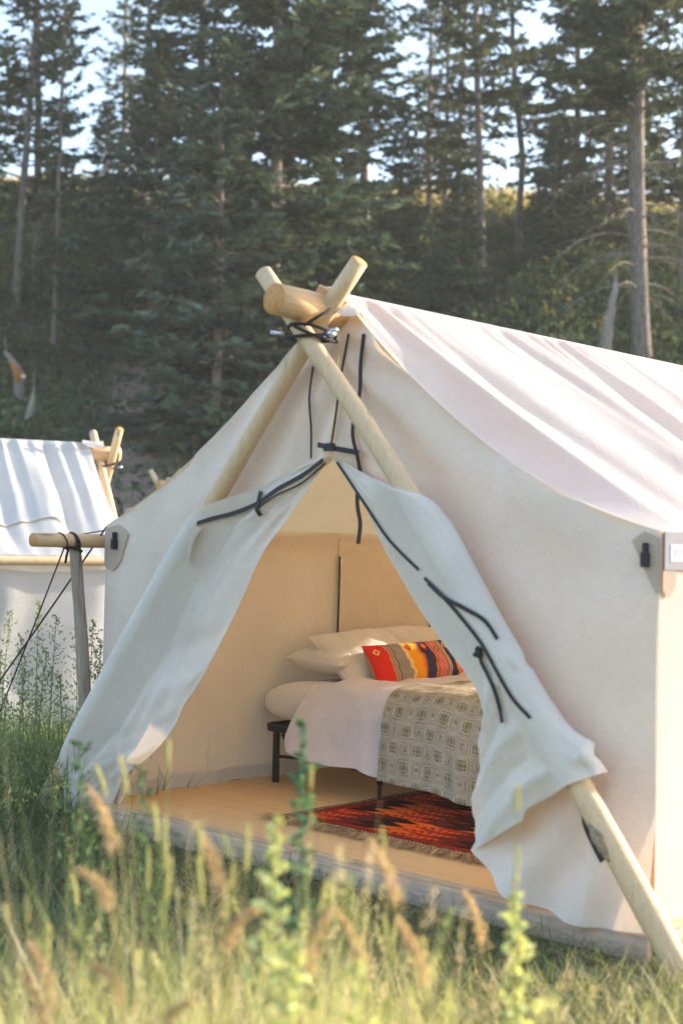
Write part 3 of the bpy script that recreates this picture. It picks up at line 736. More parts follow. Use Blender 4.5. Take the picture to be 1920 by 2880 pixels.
def closed(name, P, mat):
    return np_mesh(name, P.reshape(-1, 3), grid_faces(P.shape[0], P.shape[1], wrap=True), mat=mat)

P, _ = rounded_slab(.075, 2.15, 1.15, 2.72, BZ + .006, .80)
props(link('mattress', closed('mattress', P, M['linen']), None, (1.1, 1.9, BZ), FT), 'mattress in a white fitted sheet on the black bed frame', 'mattress')

def drape(u0, u1, prof, hem_fn, seed, n, m, amp, off, left_round=0.0):
    """bed cover: runs back to front over the mattress and hangs over the near side"""
    U = np.linspace(u0, u1, n)
    pts = np.zeros((n, m, 3))
    for i, u in enumerate(U):
        hem = hem_fn(u)
        p = [(2.72, .70), (2.70, .785 + off), (2.2, .80 + off), (1.6, .80 + off), (1.30, .797 + off), (1.175, .765 + off), (1.135 - off, .68), (1.118 - off, .58), (1.11 - off, hem)]
        q = spline([(u, a, b) for a, b in p], m); pts[i] = q
    s = np.linspace(0, 1, m)[None]; t = np.linspace(0, 1, n)[:, None]
    hang = smooth(.78, .90, s)
    uu = pts[..., 0]; zz = pts[..., 2]; vv = pts[..., 1]
    fold = np.sin(uu * 17 + 1.2 * np.sin(uu * 5) + seed) * .5 + vnoise(uu * 6, zz * 3, seed)
    pts[..., 1] -= hang * amp * fold * (1.2 - zz) * 1.3
    pts[..., 2] += (1 - hang) * amp * .55 * (vnoise(uu * 5, vv * 5, seed + 3) + .5 * vnoise(uu * 11, vv * 10, seed + 4))
    return pts
hd = lambda u: .385 - .05 * smooth(.55, 1.05, u) + .012 * math.sin(u * 14)
D = drape(.56, 2.16, None, hd, 3, 170, 150, .026, .028)
D[..., 1] -= .010 * smooth(.78, .66, D[..., 2]) * (vnoise(D[..., 0] * 14 + D[..., 2] * 5, D[..., 2] * 6, 61) + .6 * np.abs(vnoise(D[..., 0] * 9 - D[..., 2] * 7, D[..., 2] * 8, 62)))
D[..., 2] += .010 * smooth(.70, .80, D[..., 2]) * np.abs(vnoise(D[..., 0] * 9 + D[..., 1] * 6, D[..., 1] * 8, 63))
# the loose corner near the pillows pulls back and puffs out
tt = smooth(.30, 0.0, (D[..., 0] - .56) / 1.0)
D[..., 2] -= .05 * smooth(.12, 0, D[..., 0] - .56) * (D[..., 1] > 1.2)
D[..., 1] -= .035 * smooth(.4, .0, D[..., 0] - .56) * smooth(.75, .5, D[..., 2])
D[..., 0] += (-.09 * smooth(.78, .42, D[..., 2]) + .08 * smooth(1.25, 1.6, D[..., 1])) * smooth(.35, 0, D[..., 0] - .56)
dv = props(link('duvet', surf('duvet', D, M['duvet']), None, (1.1, 1.9, .8), FT), 'rumpled white duvet hanging over the near side of the bed', 'duvet')

def blanket_cols(s_m, t_m):
    """woven overshot pattern: plaid squares and rounded wheels, olive on off-white"""
    pu, pv = .168, .205
    def lat(ox_, oy_):
        X = ((t_m / pu + ox_) % 1 - .5) * pu; Y = ((s_m / pv + oy_) % 1 - .5) * pv
        return X, Y
    A_ = lat(0, 0); B_ = lat(.5, .5)
    rA = np.maximum(np.abs(A_[0]), np.abs(A_[1])); rB = np.maximum(np.abs(B_[0]), np.abs(B_[1]))
    X = np.where(rA < rB, A_[0], B_[0]); Y = np.where(rA < rB, A_[1], B_[1]); r = np.minimum(rA, rB)
    rr = np.maximum(r, np.hypot(X, Y) * .80)
    pat = np.full(r.shape, .42)
    pat = np.where(rr < .031, .95, pat)
    pl = ((np.abs(np.abs(X) - .016) < .0032) | (np.abs(np.abs(Y) - .016) < .0032)) & (r < .044); pat = np.where(pl, .45, pat)
    pat = np.where((rr > .031) & (rr < .037), .05, pat)
    pat = np.where((rr > .041) & (rr < .0445), .85, pat); pat = np.where((rr > .0445) & (rr < .049), .12, pat)
    C_ = lat(.5, 0); D__ = lat(0, .5)
    rc = np.minimum(np.maximum(np.abs(C_[0]), np.abs(C_[1])), np.maximum(np.abs(D__[0]), np.abs(D__[1])))
    pat = np.where(rc < .007, .9, pat); pat = np.where((rc > .012) & (rc < .0155), .8, pat); pat = np.where((rc > .0155) & (rc < .0195), .1, pat); pat = np.where((rc > .024) & (rc < .027), .75, pat)
    pat = np.clip(pat + .10 * np.sin(t_m * 900) * np.sin(s_m * 900) + .10 * vnoise(t_m * 60, s_m * 60, 5), 0, 1)[..., None]
    olive = np.array((.19, .17, .10)); pale = np.array((.50, .46, .40))
    return olive * pat + pale * (1 - pat)
hb = lambda u: .318 - .012 * smooth(1.2, 1.6, u) - .045 * smooth(1.62, 1.95, u)
B = drape(1.225, 2.22, None, hb, 9, 230, 330, .018, .050)
B[..., 1] -= .012
B[..., 1] -= .035 * np.exp(-((B[..., 0] - 1.83) / .06) ** 2) * smooth(.75, .45, B[..., 2])
B = B[:, 115:]
arc = np.concatenate([[0], np.cumsum(np.linalg.norm(np.diff(B[10], axis=0), axis=1))])
bc = blanket_cols(np.repeat(arc[None], B.shape[0], 0), np.repeat(B[:, 40:41, 0], B.shape[1], 1))
props(link('blanket', surf('blanket', B, M['yarn'], bc), None, (1.6, 1.5, .8), FT), 'olive and cream woven blanket with square motifs across the bed', 'blanket')

def pillow_pts(w, h, d, n=34, m=44, seed=0, pinch=.5, rough=.03):
    """closed pillow, x=w, y=h, z=d"""
    out = []
    for sgn in (1, -1):
        x = np.linspace(-1, 1, m); y = np.linspace(-1, 1, n)
        X, Y = np.meshgrid(x, y, indexing='ij')
        e = np.clip((1 - np.abs(X) ** 2.6), 0, 1) ** .55 * np.clip((1 - np.abs(Y) ** 2.4), 0, 1) ** .55
        in_x = 1 - .07 * (1 - np.abs(Y) ** 2) ** 1 * pinch * 0 - .06 * np.abs(X) ** 6 * (1 - Y ** 2)
        in_y = 1 - .08 * np.abs(Y) ** 6 * (1 - X ** 2)
        z = sgn * d / 2 * e * (1 + .12 * vnoise(X * 2.2, Y * 2.2, seed + (sgn > 0))) + rough * d * vnoise(X * 5, Y * 5, seed + 3) * e
        out.append(np.stack([X * in_x * w / 2, Y * in_y * h / 2, z], -1))
    return out

def pillow_mesh(name, w, h, d, mat, seed=0, colfn=None, n=34, m=44, rough=.05):
    a, b = pillow_pts(w, h, d, n, m, seed, rough=rough)
    V = np.vstack([a.reshape(-1, 3), b.reshape(-1, 3)]); F = grid_faces(m, n); F2 = grid_faces(m, n, m * n)[:, ::-1]
    col = None
    if colfn is not None:
        col = np.vstack([colfn(a).reshape(-1, 3), colfn(b, back=True).reshape(-1, 3)])
    return np_mesh(name, V, np.vstack([F, F2]), col=col, mat=mat)

def put_pillow(name, me, loc, rot, label, cat='pillow', group=None):
    o = bpy.data.objects.new(name, me); COL.objects.link(o)
    o.matrix_world = Matrix.Translation(FT.world(loc)) @ Matrix.Rotation(-FT.a, 4, 'Z') @ rot
    return props(o, label, cat, group)
def lean(tilt, yaw=0, roll=0):
    # pillow w -> along v (depth), h -> up and leaning back to -u, d -> facing +u
    M_ = Matrix(((0, 0, 1, 0), (1, 0, 0, 0), (0, 1, 0, 0), (0, 0, 0, 1)))
    return Matrix.Rotation(yaw, 4, 'Z') @ Matrix.Rotation(-tilt, 4, 'Y') @ Matrix.Rotation(roll, 4, 'X') @ M_
put_pillow('pillow', pillow_mesh('pillow', .70, .48, .20, M['linen'], 1), (.37, 1.70, .925), Matrix.Rotation(R_(90), 4, 'Z') @ Matrix.Rotation(R_(3), 4, 'X'), 'white pillow lying flat at the near head of the bed')
put_pillow('pillow', pillow_mesh('pillow', .70, .48, .20, M['linen'], 5), (.34, 2.34, .925), Matrix.Rotation(R_(90), 4, 'Z'), 'white pillow lying flat at the far head of the bed')
put_pillow('pillow', pillow_mesh('pillow', .72, .50, .20, M['linen'], 9), (.50, 1.76, .945), lean(R_(54), R_(-6), R_(4)), 'white pillow leaning behind the left end of the striped pillow')
put_pillow('pillow', pillow_mesh('pillow', .72, .50, .20, M['linen'], 13), (.47, 2.42, .945), lean(R_(50), R_(4), R_(-3)), 'white pillow leaning behind the right end of the striped pillow')

def kilim(P, back=False):
    x = P[..., 0] / .98 + .5; y = P[..., 1] / .33 + .5       # 0..1 along the pillow
    red, grey, yel, navy, pink, cream, teal, tan = [np.array(lin(*c)) for c in ((214, 52, 30), (150, 138, 132), (232, 156, 34), (62, 58, 92), (214, 120, 118), (226, 204, 150), (70, 130, 110), (176, 150, 120))]
    if back: return np.broadcast_to(tan, P.shape).copy()
    seq = [(.0, red), (.145, tan), (.16, teal), (.168, pink), (.185, teal), (.20, grey), (.30, cream), (.312, yel), (.318, cream), (.33, yel), (.425, red), (.433, yel), (.441, navy), (.445, red),
           (.453, teal), (.46, navy), (.555, yel), (.565, red), (.575, teal), (.585, pink), (.675, navy), (.685, cream), (.697, navy), (.71, cream), (.72, navy), (.80, yel), (.812, red), (.82, yel), (.835, red), (.93, navy), (.94, yel), (.955, navy), (.97, cream), (.98, red)]
    c = np.zeros(P.shape)
    for s, k in seq: c[x >= s] = k
    def diam(cx, cy, r, fill, edge):
        q = np.abs(x - cx) * .86 / .030 / r + np.abs(y - cy) * .31 / .030 / r
        c[q < 1] = edge; c[q < .6] = fill
    diam(.07, .80, .75, red, cream); diam(.36, .82, .9, red, navy); diam(.51, .80, .9, yel, red); diam(.63, .72, .9, yel, navy); diam(.76, .80, .9, red, cream); diam(.88, .82, .7, yel, navy)
    return c
put_pillow('striped_pillow', pillow_mesh('striped_pillow', .98, .33, .21, M['yarn'], 21, kilim, n=70, m=340), (.735, 1.975, .900), lean(R_(26), R_(2), R_(1)),
           'long red, orange, navy and pink striped bolster pillow on the bed', 'pillow')

# ------------------------------------------------------------------ rug
def build_rug():
    u0, u1, v0, v1 = 1.06, 2.62, .42, 2.30
    n, m = 280, 330
    U, V = np.meshgrid(np.linspace(u0, u1, n), np.linspace(v0, v1, m), indexing='ij')
    Z = DECK + .007 + .004 * (vnoise(U * 4, V * 4, 2) + 1) + .012 * np.exp(-((U - u1 + .1) / .2) ** 2) * vnoise(U * 6, V * 5, 4) ** 2
    U = U + .012 * vnoise(V * 3, U * 0, 6)
    x = (np.linspace(u0, u1, n)[:, None] - u0) / (u1 - u0) + 0 * V; y = (np.linspace(v0, v1, m)[None] - v0) / (v1 - v0) + 0 * V
    orange, red, black, maroon, cream = [np.array(lin(*c)) for c in ((216, 96, 36), (158, 46, 30), (48, 30, 26), (98, 40, 34), (190, 176, 150))]
    zig = np.abs(((y * 17) % 1) - .5) * 2
    a = x * 9 + zig * .8
    k = (np.floor(a) + np.floor(y * 4.25) * 2).astype(int)
    fl = (a % 1)
    c = np.where((k % 4 == 0)[..., None], orange, np.where((k % 4 == 1)[..., None], red, np.where((k % 4 == 2)[..., None], maroon, black)))
    tooth = (np.abs(((x * 36 + y * 6) % 1) - .5) * 2 < .55) & (((y * 17) % 1) < .55) & (k % 4 != 3)
    c = np.where((tooth & (k % 2 == 1))[..., None], orange, c)
    c = np.where((tooth & (k % 4 == 0) & (fl > .55))[..., None], black, c)
    ex = np.minimum(x, 1 - x) * (u1 - u0); ey = np.minimum(y, 1 - y) * (v1 - v0); e = np.minimum(ex, ey)
    c = np.where((e < .11)[..., None], np.where((e > .055)[..., None], red * .8, black), c)
    dash = (np.abs(e - .028) < .007) & ((((U + V) * 42) % 1) < .6)
    c = np.where(dash[..., None], cream, c)
    t = thing('rug', 'orange, black and maroon woven rug with fringe beside the bed', 'rug', (1.8, 1.2, DECK), FT)
    link('woven_field', surf('woven_field', np.stack([U, V, Z], -1), M['yarn'], c), t)
    # knotted fringe on the near edge
    N = 900; uu = rng.uniform(u0 - .03, u1, N); r = rng.random(N)
    L = rng.uniform(.07, .15, N)
    p0 = np.stack([uu, np.full(N, v0 + .004), np.full(N, DECK + .010)], -1)
    d = np.stack([rng.normal(-.12, .45, N), -np.ones(N), np.zeros(N)], -1); d /= np.linalg.norm(d, axis=1)[:, None]
    p1 = p0 + d * L[:, None] * .5 + np.c_[np.zeros((N, 2)), rng.uniform(.002, .022, N)]
    p2 = p0 + d * L[:, None] + np.c_[rng.normal(0, .012, (N, 2)), rng.uniform(-.004, .010, N)]
    sd_ = np.cross(d, [0, 0, 1]) * .0028
    Vv = np.stack([p0 - sd_, p0 + sd_, p1 - sd_, p1 + sd_, p2 - sd_ * .6, p2 + sd_ * .6], 1).reshape(-1, 3)
    f = np.array([[0, 1, 3, 2], [2, 3, 5, 4]]); F = (f[None] + (np.arange(N) * 6)[:, None, None]).reshape(-1, 4)
    base = np.array(lin(190, 160, 126)); cc = np.repeat((base * rng.uniform(.5, 1.35, (N, 1))), 6, 0)
    link('fringe', np_mesh('fringe', Vv, F, col=cc, mat=M['fringe']), t, kind='stuff')
build_rug()

# ------------------------------------------------------------------ the two tents behind
def build_back_tent(name, fr, label, seed, mat, fold, plabels, detail=True):
    t = thing(name, label, 'tent', (1.83, 0, 0), fr)
    Pl = roof_slope(-1, seed, .10, fold, 180, 46); Pr = roof_slope(+1, seed + 3, .10, fold, 180, 46)
    link('roof_slope', surf('roof_slope', Pl[:, ::-1], mat), t); link('roof_slope', surf('roof_slope', Pr, mat), t)
    for sd_ in (-1, 1):
        cor = TW if sd_ > 0 else 0.0
        hem = [(1.83, 0, .03), (1.83 + sd_ * .9, 0, .03), (cor, 0, .03)]
        if sd_ < 0: hem = hem[::-1]
        inn = [(1.83, 0, RIDGE), (1.83, 0, 1.5), (1.83, 0, .03)]
        link('front_wall', surf('front_wall', front_half(sd_, .10, inn, hem, seed + 20 + sd_, 50, 30), mat), t)
    w = wall_side(0, seed + 5, 0.0, amp=.03, flare=-.05); link('side_wall', surf('side_wall', w[:, ::-1], mat), t)
    link('side_wall', surf('side_wall', wall_side(TW, seed + 6, 0.0, amp=.03), mat), t)
    V = [(0, TL, 0), (TW, TL, 0), (TW, TL, EAVE), (1.83, TL, RIDGE), (0, TL, EAVE)]
    link('rear_wall', py_mesh('rear_wall', V, [(0, 1, 2, 3, 4)], mat), t)
    th = np.linspace(-1.0, 1.2, 16); vv = np.linspace(-.16, .06, 6); TH, VV = np.meshgrid(th, vv, indexing='ij')
    rr = .105 + .012 * np.sin(TH * 6 + VV * 25)
    link('ridge_collar', surf('ridge_collar', np.stack([1.83 + rr * np.sin(TH * 1.25), VV - .02 * np.sin(TH * 4), 2.835 + rr * np.cos(TH * 1.25)], -1), mat), t)
    log('tent_pole', [(1.52, -.24, 3.06), (1.84, -.24, 2.68), (3.985, -.24, -.02)], .042, .05, M['pole'], plabels[0], fr=fr, seg=12)
    log('tent_pole', [(2.14, -.13, 3.06), (1.80, -.13, 2.70), (-.46, -.13, -.02)], .042, .05, M['pole'], plabels[1], fr=fr, seg=12)
    log('ridge_pole', [(1.83, -.34, 2.82), (1.83, 1.5, 2.79), (1.83, 4.6, 2.79)], .076, .07, M['pole_ridge'], plabels[2], fr=fr, base=(1.83, 0, 2.83), seg=12)
    lashing('lashing_cord', plabels[3], [ring((1.83, -.19, 2.68), .12, (.2, .1, 1), tilt=.03), ring((1.83, -.19, 2.71), .12, (-.3, .1, 1), tilt=.03)],
            [spline([(1.80, -.3, 2.70), (1.74, -.3, 2.84), (1.72, -.2, 2.95)], 8)], fr, M['cord'], .008)
    return t
A2 = math.atan2(-.9, -.43)
FT2 = Frame(-1.885, 13.15, -.236, A2)
t2 = build_back_tent('wall_tent', FT2, 'white canvas tent at the far left with pleated sunlit roof', 81, M['canvas2'], 1.9,
    ['right-leaning peak pole of the left background tent', 'left-leaning peak pole of the left background tent', 'ridge log end of the left background tent', 'cord lashing at the peak of the left background tent'])
rng2 = np.random.default_rng(3)
Pq = roof_slope(-1, 81, .10, 1.9, 180, 46)
sub = Pq[38:90, 22:34].copy(); sub[..., 2] += .018; sub[..., 0] -= .010
sub[:, -1, 0] -= rng2.uniform(0, .03, sub.shape[0]); sub[-1, :, 1] += rng2.uniform(0, .04, sub.shape[1])
link('roof_flap', surf('roof_flap', sub[:, ::-1], M['canvas2']), t2, label='frayed canvas flap low on the roof in place of a lit patch')  # raised flap added to stand for a patch of light
log('eave_pole', [(-.10, -.35, 1.715), (-.10, 2.0, 1.70), (-.10, 5.2, 1.715)], .043, .043, M['pole'], 'long eave pole in front of the left background tent', fr=FT2, base=(-.1, 0, 1.7), seg=12)
bt2 = props(link('threaded_bolt', tube('threaded_bolt', [(1.70, -.32, 2.68), (1.70, -.32, 2.68), (1.98, -.36, 2.69)], .013, M['bolt'], 8), None, (1.83, -.3, 2.68), FT2), 'zinc bolt at the peak of the left background tent', 'bolt')
ax3, ay3 = -2.767 - 1.83 * math.cos(A0), 22.3 + 1.83 * math.sin(A0)
FT3 = Frame(ax3 + .12, ay3, -.27, A0)
build_back_tent('wall_tent', FT3, 'white canvas tent almost hidden behind the big tent', 131, M['canvas2'], 1.0,
    ['pole tip rising left at the hidden tent', 'pole tip rising right at the hidden tent', 'ridge log end of the hidden tent', 'cord lashing at the peak of the hidden tent'])
log('fence_post', [(-2.56, 17.0, 2.06), (-2.56, 17.0, 1.2), (-2.56, 17.0, -.3)], .06, .06, M['pole_grey'], 'pale post standing between the tents in the background', cat='post', fr=W0, seg=12)

# ------------------------------------------------------------------ foliage primitives
def cards(C, D_, S_, L, Wd, col):
    """diamond-shaped leaf faces: centre, long axis, side axis"""
    a = D_ * (L * .5)[:, None]; b = S_ * (Wd * .5)[:, None]
    V = np.stack([C - a, C + b, C + a, C - b], 1).reshape(-1, 3)
    F = (np.arange(len(C)) * 4)[:, None] + np.arange(4)[None]
    return V, F, np.repeat(col, 4, 0)
def unit(v): return v / (np.linalg.norm(v, axis=-1, keepdims=True) + 1e-9)

def blades(P, az, h, lean_, w, col, curl=1.0, K=4, rs=rng):
    """bent grass blades: base points, azimuth, length, lean, width"""
    N = len(P); t = np.linspace(0, 1, K)[None, :, None]
    d = np.stack([np.cos(az), np.sin(az), np.zeros(N)], -1)[:, None]
    ln = lean_[:, None, None]; hh = h[:, None, None]
    out = hh * (np.sin(ln) * t * (1 - .35 * t) + curl * .35 * np.sin(ln) * t * t)
    up = hh * (np.cos(ln) * t - .30 * curl * np.sin(ln) * t * t)
    C = P[:, None] + d * out + np.array([0, 0, 1.0]) * up
    s = np.stack([-np.sin(az), np.cos(az), np.zeros(N)], -1)[:, None]
    ww = w[:, None, None] * .5 * (1 - t ** 1.6 * .92)
    V = np.stack([C - s * ww, C + s * ww], 2).reshape(-1, 3)
    f = np.array([[2 * k, 2 * k + 1, 2 * k + 3, 2 * k + 2] for k in range(K - 1)])
    F = (f[None] + (np.arange(N) * 2 * K)[:, None, None]).reshape(-1, 4)
    shade = np.repeat(np.repeat(col, K, 0), 2, 0)
    return V, F, shade

def merge(parts):
    Vs, Fs, Cs, off = [], [], [], 0
    for V, F, c in parts:
        Vs.append(V); Fs.append(F + off); Cs.append(c); off += len(V)
    return np.vstack(Vs), np.vstack(Fs), np.vstack(Cs)

# ------------------------------------------------------------------ conifers
def conifer(seed, height, rmax, bare, whorls, nb, dens, droop, clump=1.0, tone=(.030, .052, .036), bend=None, shape=.85, rag=.25, dead=0, thick=.0085):
    rs = np.random.default_rng(seed)
    zs = np.linspace(0, height, 28)
    bx = np.zeros(28); by = np.zeros(28)
    if bend is not None: bx = np.interp(zs / height, bend[0], bend[1])
    bx = bx + .05 * np.sin(zs * .5 + seed); by = by + .05 * np.cos(zs * .4 + seed)
    path = np.stack([bx, by, zs - .3], -1)
    r0 = thick * height + .02
    rad = r0 * (1 - zs / height) ** .8 + .015; rad[0] *= 1.25
    trunk = tube_vf(path, rad, 10, True, .04)
    at = lambda z: np.array([np.interp(z, zs, bx), np.interp(z, zs, by), z - .3])
    Cc, Dd, Ss, Ll, Ww, Kk = [], [], [], [], [], []
    wood_ = []
    z0 = bare * height
    for i in range(whorls):
        f = (i + rs.uniform(-.3, .3)) / whorls; f = min(max(f, 0), 1)
        z = z0 + (height - z0) * f ** 1.05
        R = rmax * ((1 - f) ** shape) * (.75 + .25 * min(1, f * 6 + .4)) + .15
        for b in range(nb):
            if rs.random() < rag: continue
            az = rs.uniform(0, 2 * np.pi); L = R * rs.uniform(.6, 1.12)
            e0 = R_(rs.uniform(-8, 14) + 32 * f - droop * (1 - f))
            n = max(4, int(L * 5))
            s = np.linspace(0, 1, n)
            o = np.array([math.cos(az), math.sin(az), 0])
            hz = L * s * math.cos(e0); vz = L * (math.sin(e0) * s - .16 * s ** 2 * (1 - f) + .10 * s ** 4)
            B_ = at(z)[None] + o[None] * hz[:, None] + np.array([0, 0, 1.0])[None] * vz[:, None]
            wood_.append((B_, np.linspace(.012 + .008 * L, .004, n)))
            br = rs.uniform(.65, 1.35)
            side = np.array([-o[1], o[0], 0])
            m = int(L * dens)
            for q in range(m):
                sp = rs.uniform(.12, 1.0) ** .8
                p = np.array([np.interp(sp, s, B_[:, k]) for k in range(3)])
                sg = 1 if q % 2 else -1
                tl = (.16 + .42 * (1 - sp)) * min(L, 1.7) * rs.uniform(.5, 1.1) * .75
                dr = o * rs.uniform(.35, .9) + side * sg * rs.uniform(.5, 1.0) + np.array([0, 0, rs.uniform(-.30, .06)])
                dr /= np.linalg.norm(dr)
                k = max(2, int(tl / .11))
                for j in range(k):
                    c = p + dr * tl * (j + .5) / k + rs.normal(0, .025, 3)
                    Cc.append(c); Dd.append(dr + rs.normal(0, .35, 3)); Ll.append(rs.uniform(.16, .30) * clump); Ww.append(rs.uniform(.05, .095) * clump)
                    Kk.append(br * rs.uniform(.75, 1.25) * (.85 + .35 * sp))
    Cc = np.array(Cc); Dd = unit(np.array(Dd)); rn = unit(rs.normal(0, 1, Cc.shape)); Ss = unit(np.cross(Dd, rn))
    V, F, c = cards(Cc, Dd, Ss, np.array(Ll), np.array(Ww), np.array(tone)[None] * np.array(Kk)[:, None])
    deadw = []
    for i in range(dead):
        z = height * rs.uniform(.10, bare); az = rs.uniform(0, 2 * np.pi); L = rs.uniform(1.2, 3.0)
        o = np.array([math.cos(az), math.sin(az), 0]); s = np.linspace(0, 1, 9)
        B_ = at(z)[None] + o * (L * s)[:, None] + np.array([0, 0, 1.0]) * (L * (.28 * s - .62 * s ** 2))[:, None]
        deadw.append((B_, np.linspace(.022, .004, 9)))
        for q in range(4):
            a = B_[rs.integers(2, 8)]; d = o * rs.uniform(.2, .8) + np.array([rs.normal(0, .5), rs.normal(0, .5), rs.uniform(-.8, .1)])
            deadw.append((np.array([a, a + d * .25, a + d * .6 + np.array([0, 0, -.08])]), np.array([.008, .006, .003])))
    tm = np_mesh('trunk', trunk[0], trunk[1], loose_tri=trunk[2], mat=M['trunk'])
    cm = np_mesh('crown', V, F, col=c, mat=M['needles'], smooth=False)
    bm_ = multi_tube('branches', wood_, M['trunk'], 4)
    dm = multi_tube('dead_branches', deadw, M['deadwood'], 4) if dead else None
    return tm, cm, bm_, dm

KINDS = {
 'skirt': conifer(101, 15, 3.3, .0, 54, 8, 14, 10, 1.45, (.090, .120, .080), shape=.70, rag=.12),
 'dense': conifer(102, 15, 2.6, .08, 44, 7, 12, 6, 1.4, (.090, .118, .076), shape=.60, rag=.2),
 'slim':  conifer(103, 14, 1.9, .14, 36, 6, 10, 10, 1.25, (.092, .116, .070), shape=.55, rag=.28),
 'pine':  conifer(104, 15, 2.7, .22, 28, 6, 10, -2, 1.4, (.096, .116, .066), shape=.45, rag=.36),
 'bent':  conifer(105, 15, 2.5, .28, 26, 6, 10, -2, 1.4, (.096, .116, .066), bend=([0, .22, .42, .7, 1], [0, -.12, -.85, -1.3, -1.2]), shape=.45, rag=.4),
 'dead':  conifer(106, 18, 2.8, .36, 32, 7, 12, 0, 1.4, (.082, .102, .068), shape=.45, rag=.2, dead=40, thick=.0125),
 'young': conifer(107, 8, 2.3, .0, 32, 8, 12, 8, 1.3, (.078, .106, .078), shape=.85, rag=.12),
}
def tree(kind, x, y, h, label, rz=0.0, rs=1.0, tilt=0.0, group='conifers on the hillside'):
    ref = {'skirt': 15, 'dense': 15, 'slim': 14, 'pine': 15, 'bent': 15, 'dead': 18, 'young': 8}[kind]
    o = bpy.data.objects.new('conifer_tree', None); COL.objects.link(o); o.empty_display_size = .5
    o.location = (x, y, float(H(x, y))); k = h / ref
    o.scale = (k * rs, k * rs, k); o.rotation_euler = (0, tilt, rz)
    props(o, label, 'tree', group)
    for nm, me in zip(('trunk', 'crown', 'branches', 'dead_branches'), KINDS[kind]):
        if me is None: continue
        c = bpy.data.objects.new(nm, me); COL.objects.link(c); c.parent = o
    return o
def tx(px, D): return D * (px - 975) / 3961.0
TREES = [
 ('pine', 48, 36, 14.0, .2, .8, .03, 'tall pine with bare grey trunk nearest the left edge'),
 ('slim', 96, 38, 14.5, 2.5, .8, .02, 'bushy spruce filling the top left corner between the bare trunks'),
 ('slim', 152, 34, 11.7, 1.2, .55, .02, 'slim dark spruce just right of the leftmost bare trunk'),
 ('slim', 333, 48, 13.3, 2.2, .68, 0, 'thin layered spruce right of the bright sky gap at left'),
 ('slim', 398, 44, 14.0, 3.9, .85, 0, 'ragged spruce behind the thin layered one at left'),
 ('dense', 555, 37, 14.8, .5, 1.0, 0, 'dense dark spruce left of the huge central spruce'),
 ('skirt', 765, 31, 15.6, 1.0, 1.0, 0, 'huge blue-green spruce skirted to the ground behind the tent peak'),
 ('young', 610, 28.5, 8.5, .3, 1.05, 0, 'young bushy spruce at the foot of the slope left of centre'),
 ('young', 430, 34, 8.0, 2.0, 1.1, 0, 'low spreading spruce under the ragged left spruces'),
 ('dense', 905, 37, 16.4, 2.8, 1.0, 0, 'dense dark spruce right of the huge central spruce'),
 ('pine', 1030, 43, 15.6, 4.0, .8, .09, 'pine with leaning brownish trunk right of the central spruce'),
 ('slim', 1200, 46, 10.9, .9, .9, 0, 'short spruce on the crest, first of three thin trunks'),
 ('slim', 1246, 47, 11.7, 2.9, .8, 0, 'short spruce on the crest, second of three thin trunks'),
 ('slim', 1288, 47.5, 12.5, 5.0, .85, .02, 'short spruce on the crest, third of three thin trunks'),
 ('pine', 1352, 38, 15.6, 2.4, .78, .035, 'tall pine with straight trunk standing in the middle of the right gap'),
 ('bent', 1460, 42, 14.8, 0.0, .75, .05, 'pine with crooked bent trunk beside the straight one'),
 ('dense', 1615, 43, 16.4, 1.6, .72, .02, 'dense broad spruce right of the narrow sky gap'),
 ('dense', 1715, 41, 16.4, 4.4, .85, .02, 'dense spruce behind the thick grey trunk at right'),
 ('dead', 1812, 33, 17.2, 2.2, .95, .045, 'big tree with thick grey trunk and drooping dead branches at right'),
 ('slim', 1920, 38, 14.8, 1.0, 1.2, .03, 'spruce cut by the right edge of the picture'),
 ('young', 1120, 41, 5.0, 1.0, 1.0, 0, 'small spruce sapling left of the three thin crest trunks'),
 ('young', 1290, 36, 4.2, 3.0, 1.1, 0, 'small spruce sapling at the foot of the straight pine'),
 ('young', 1560, 40, 4.5, 3.0, 1.2, 0, 'small spruce sapling below the narrow sky gap'),
 ('young', 290, 41, 5.0, 4.0, 1.1, 0, 'small spruce sapling below the bright left sky gap'),
]
for kd, px, D_, h, rz, rs_, tl, lb in TREES:
    tree(kd, tx(px, D_), D_, h, lb, rz, rs_, tl)
# trees of the same wood standing past the right and left of the picture: they shade the slope
k = 0
for x, y, kd, h in [(-15, 33, 'dense', 19), (-19, 38, 'skirt', 20), (17.5, 32, 'skirt', 19), (24, 33, 'skirt', 20), (30, 36, 'skirt', 20), (22, 28, 'dense', 17), (30, 30, 'skirt', 19), (40, 37, 'dense', 20)]:
    tree(kd, x, y, h, 'dark conifer standing outside the picture beside the wood', k * 1.3, 1.0, 0, 'conifers beyond the picture edge'); k += 1

# dead snags
def snag(pts, rad, label, mat='deadwood', inner=None):
    P = spline(pts, 16); r = np.interp(np.linspace(0, 1, 16), np.linspace(0, 1, len(rad)), rad)
    t = thing('dead_snag', label, 'dead tree', tuple(P[0]), W0)
    link('trunk', tube('trunk', P, r, M[mat], 9, True, .16), t)
    top = P[-1]
    for a in range(4):
        d = np.array([math.cos(a * 1.7), math.sin(a * 1.7), 0]) * r[-1] * .6
        link('splinter', tube('splinter', [P[-2] + d, top + d * .7 + np.array([0, 0, .12 + .07 * a])], [r[-1] * .5, .006], M[mat], 5), t)
    if inner: 
        Q = spline(inner[0], 10); link('rotten_core', tube('rotten_core', Q, inner[1] * np.sin(np.linspace(.3, 2.9, 10)), M['rotwood'], 8, True, .2), t)
snag([(5.50, 30, 4.6), (5.56, 30, 6.1), (5.66, 30, 6.9), (5.76, 30, 7.42)], [.17, .16, .11, .06], 'broken pale dead trunk rising behind the big tent roof')
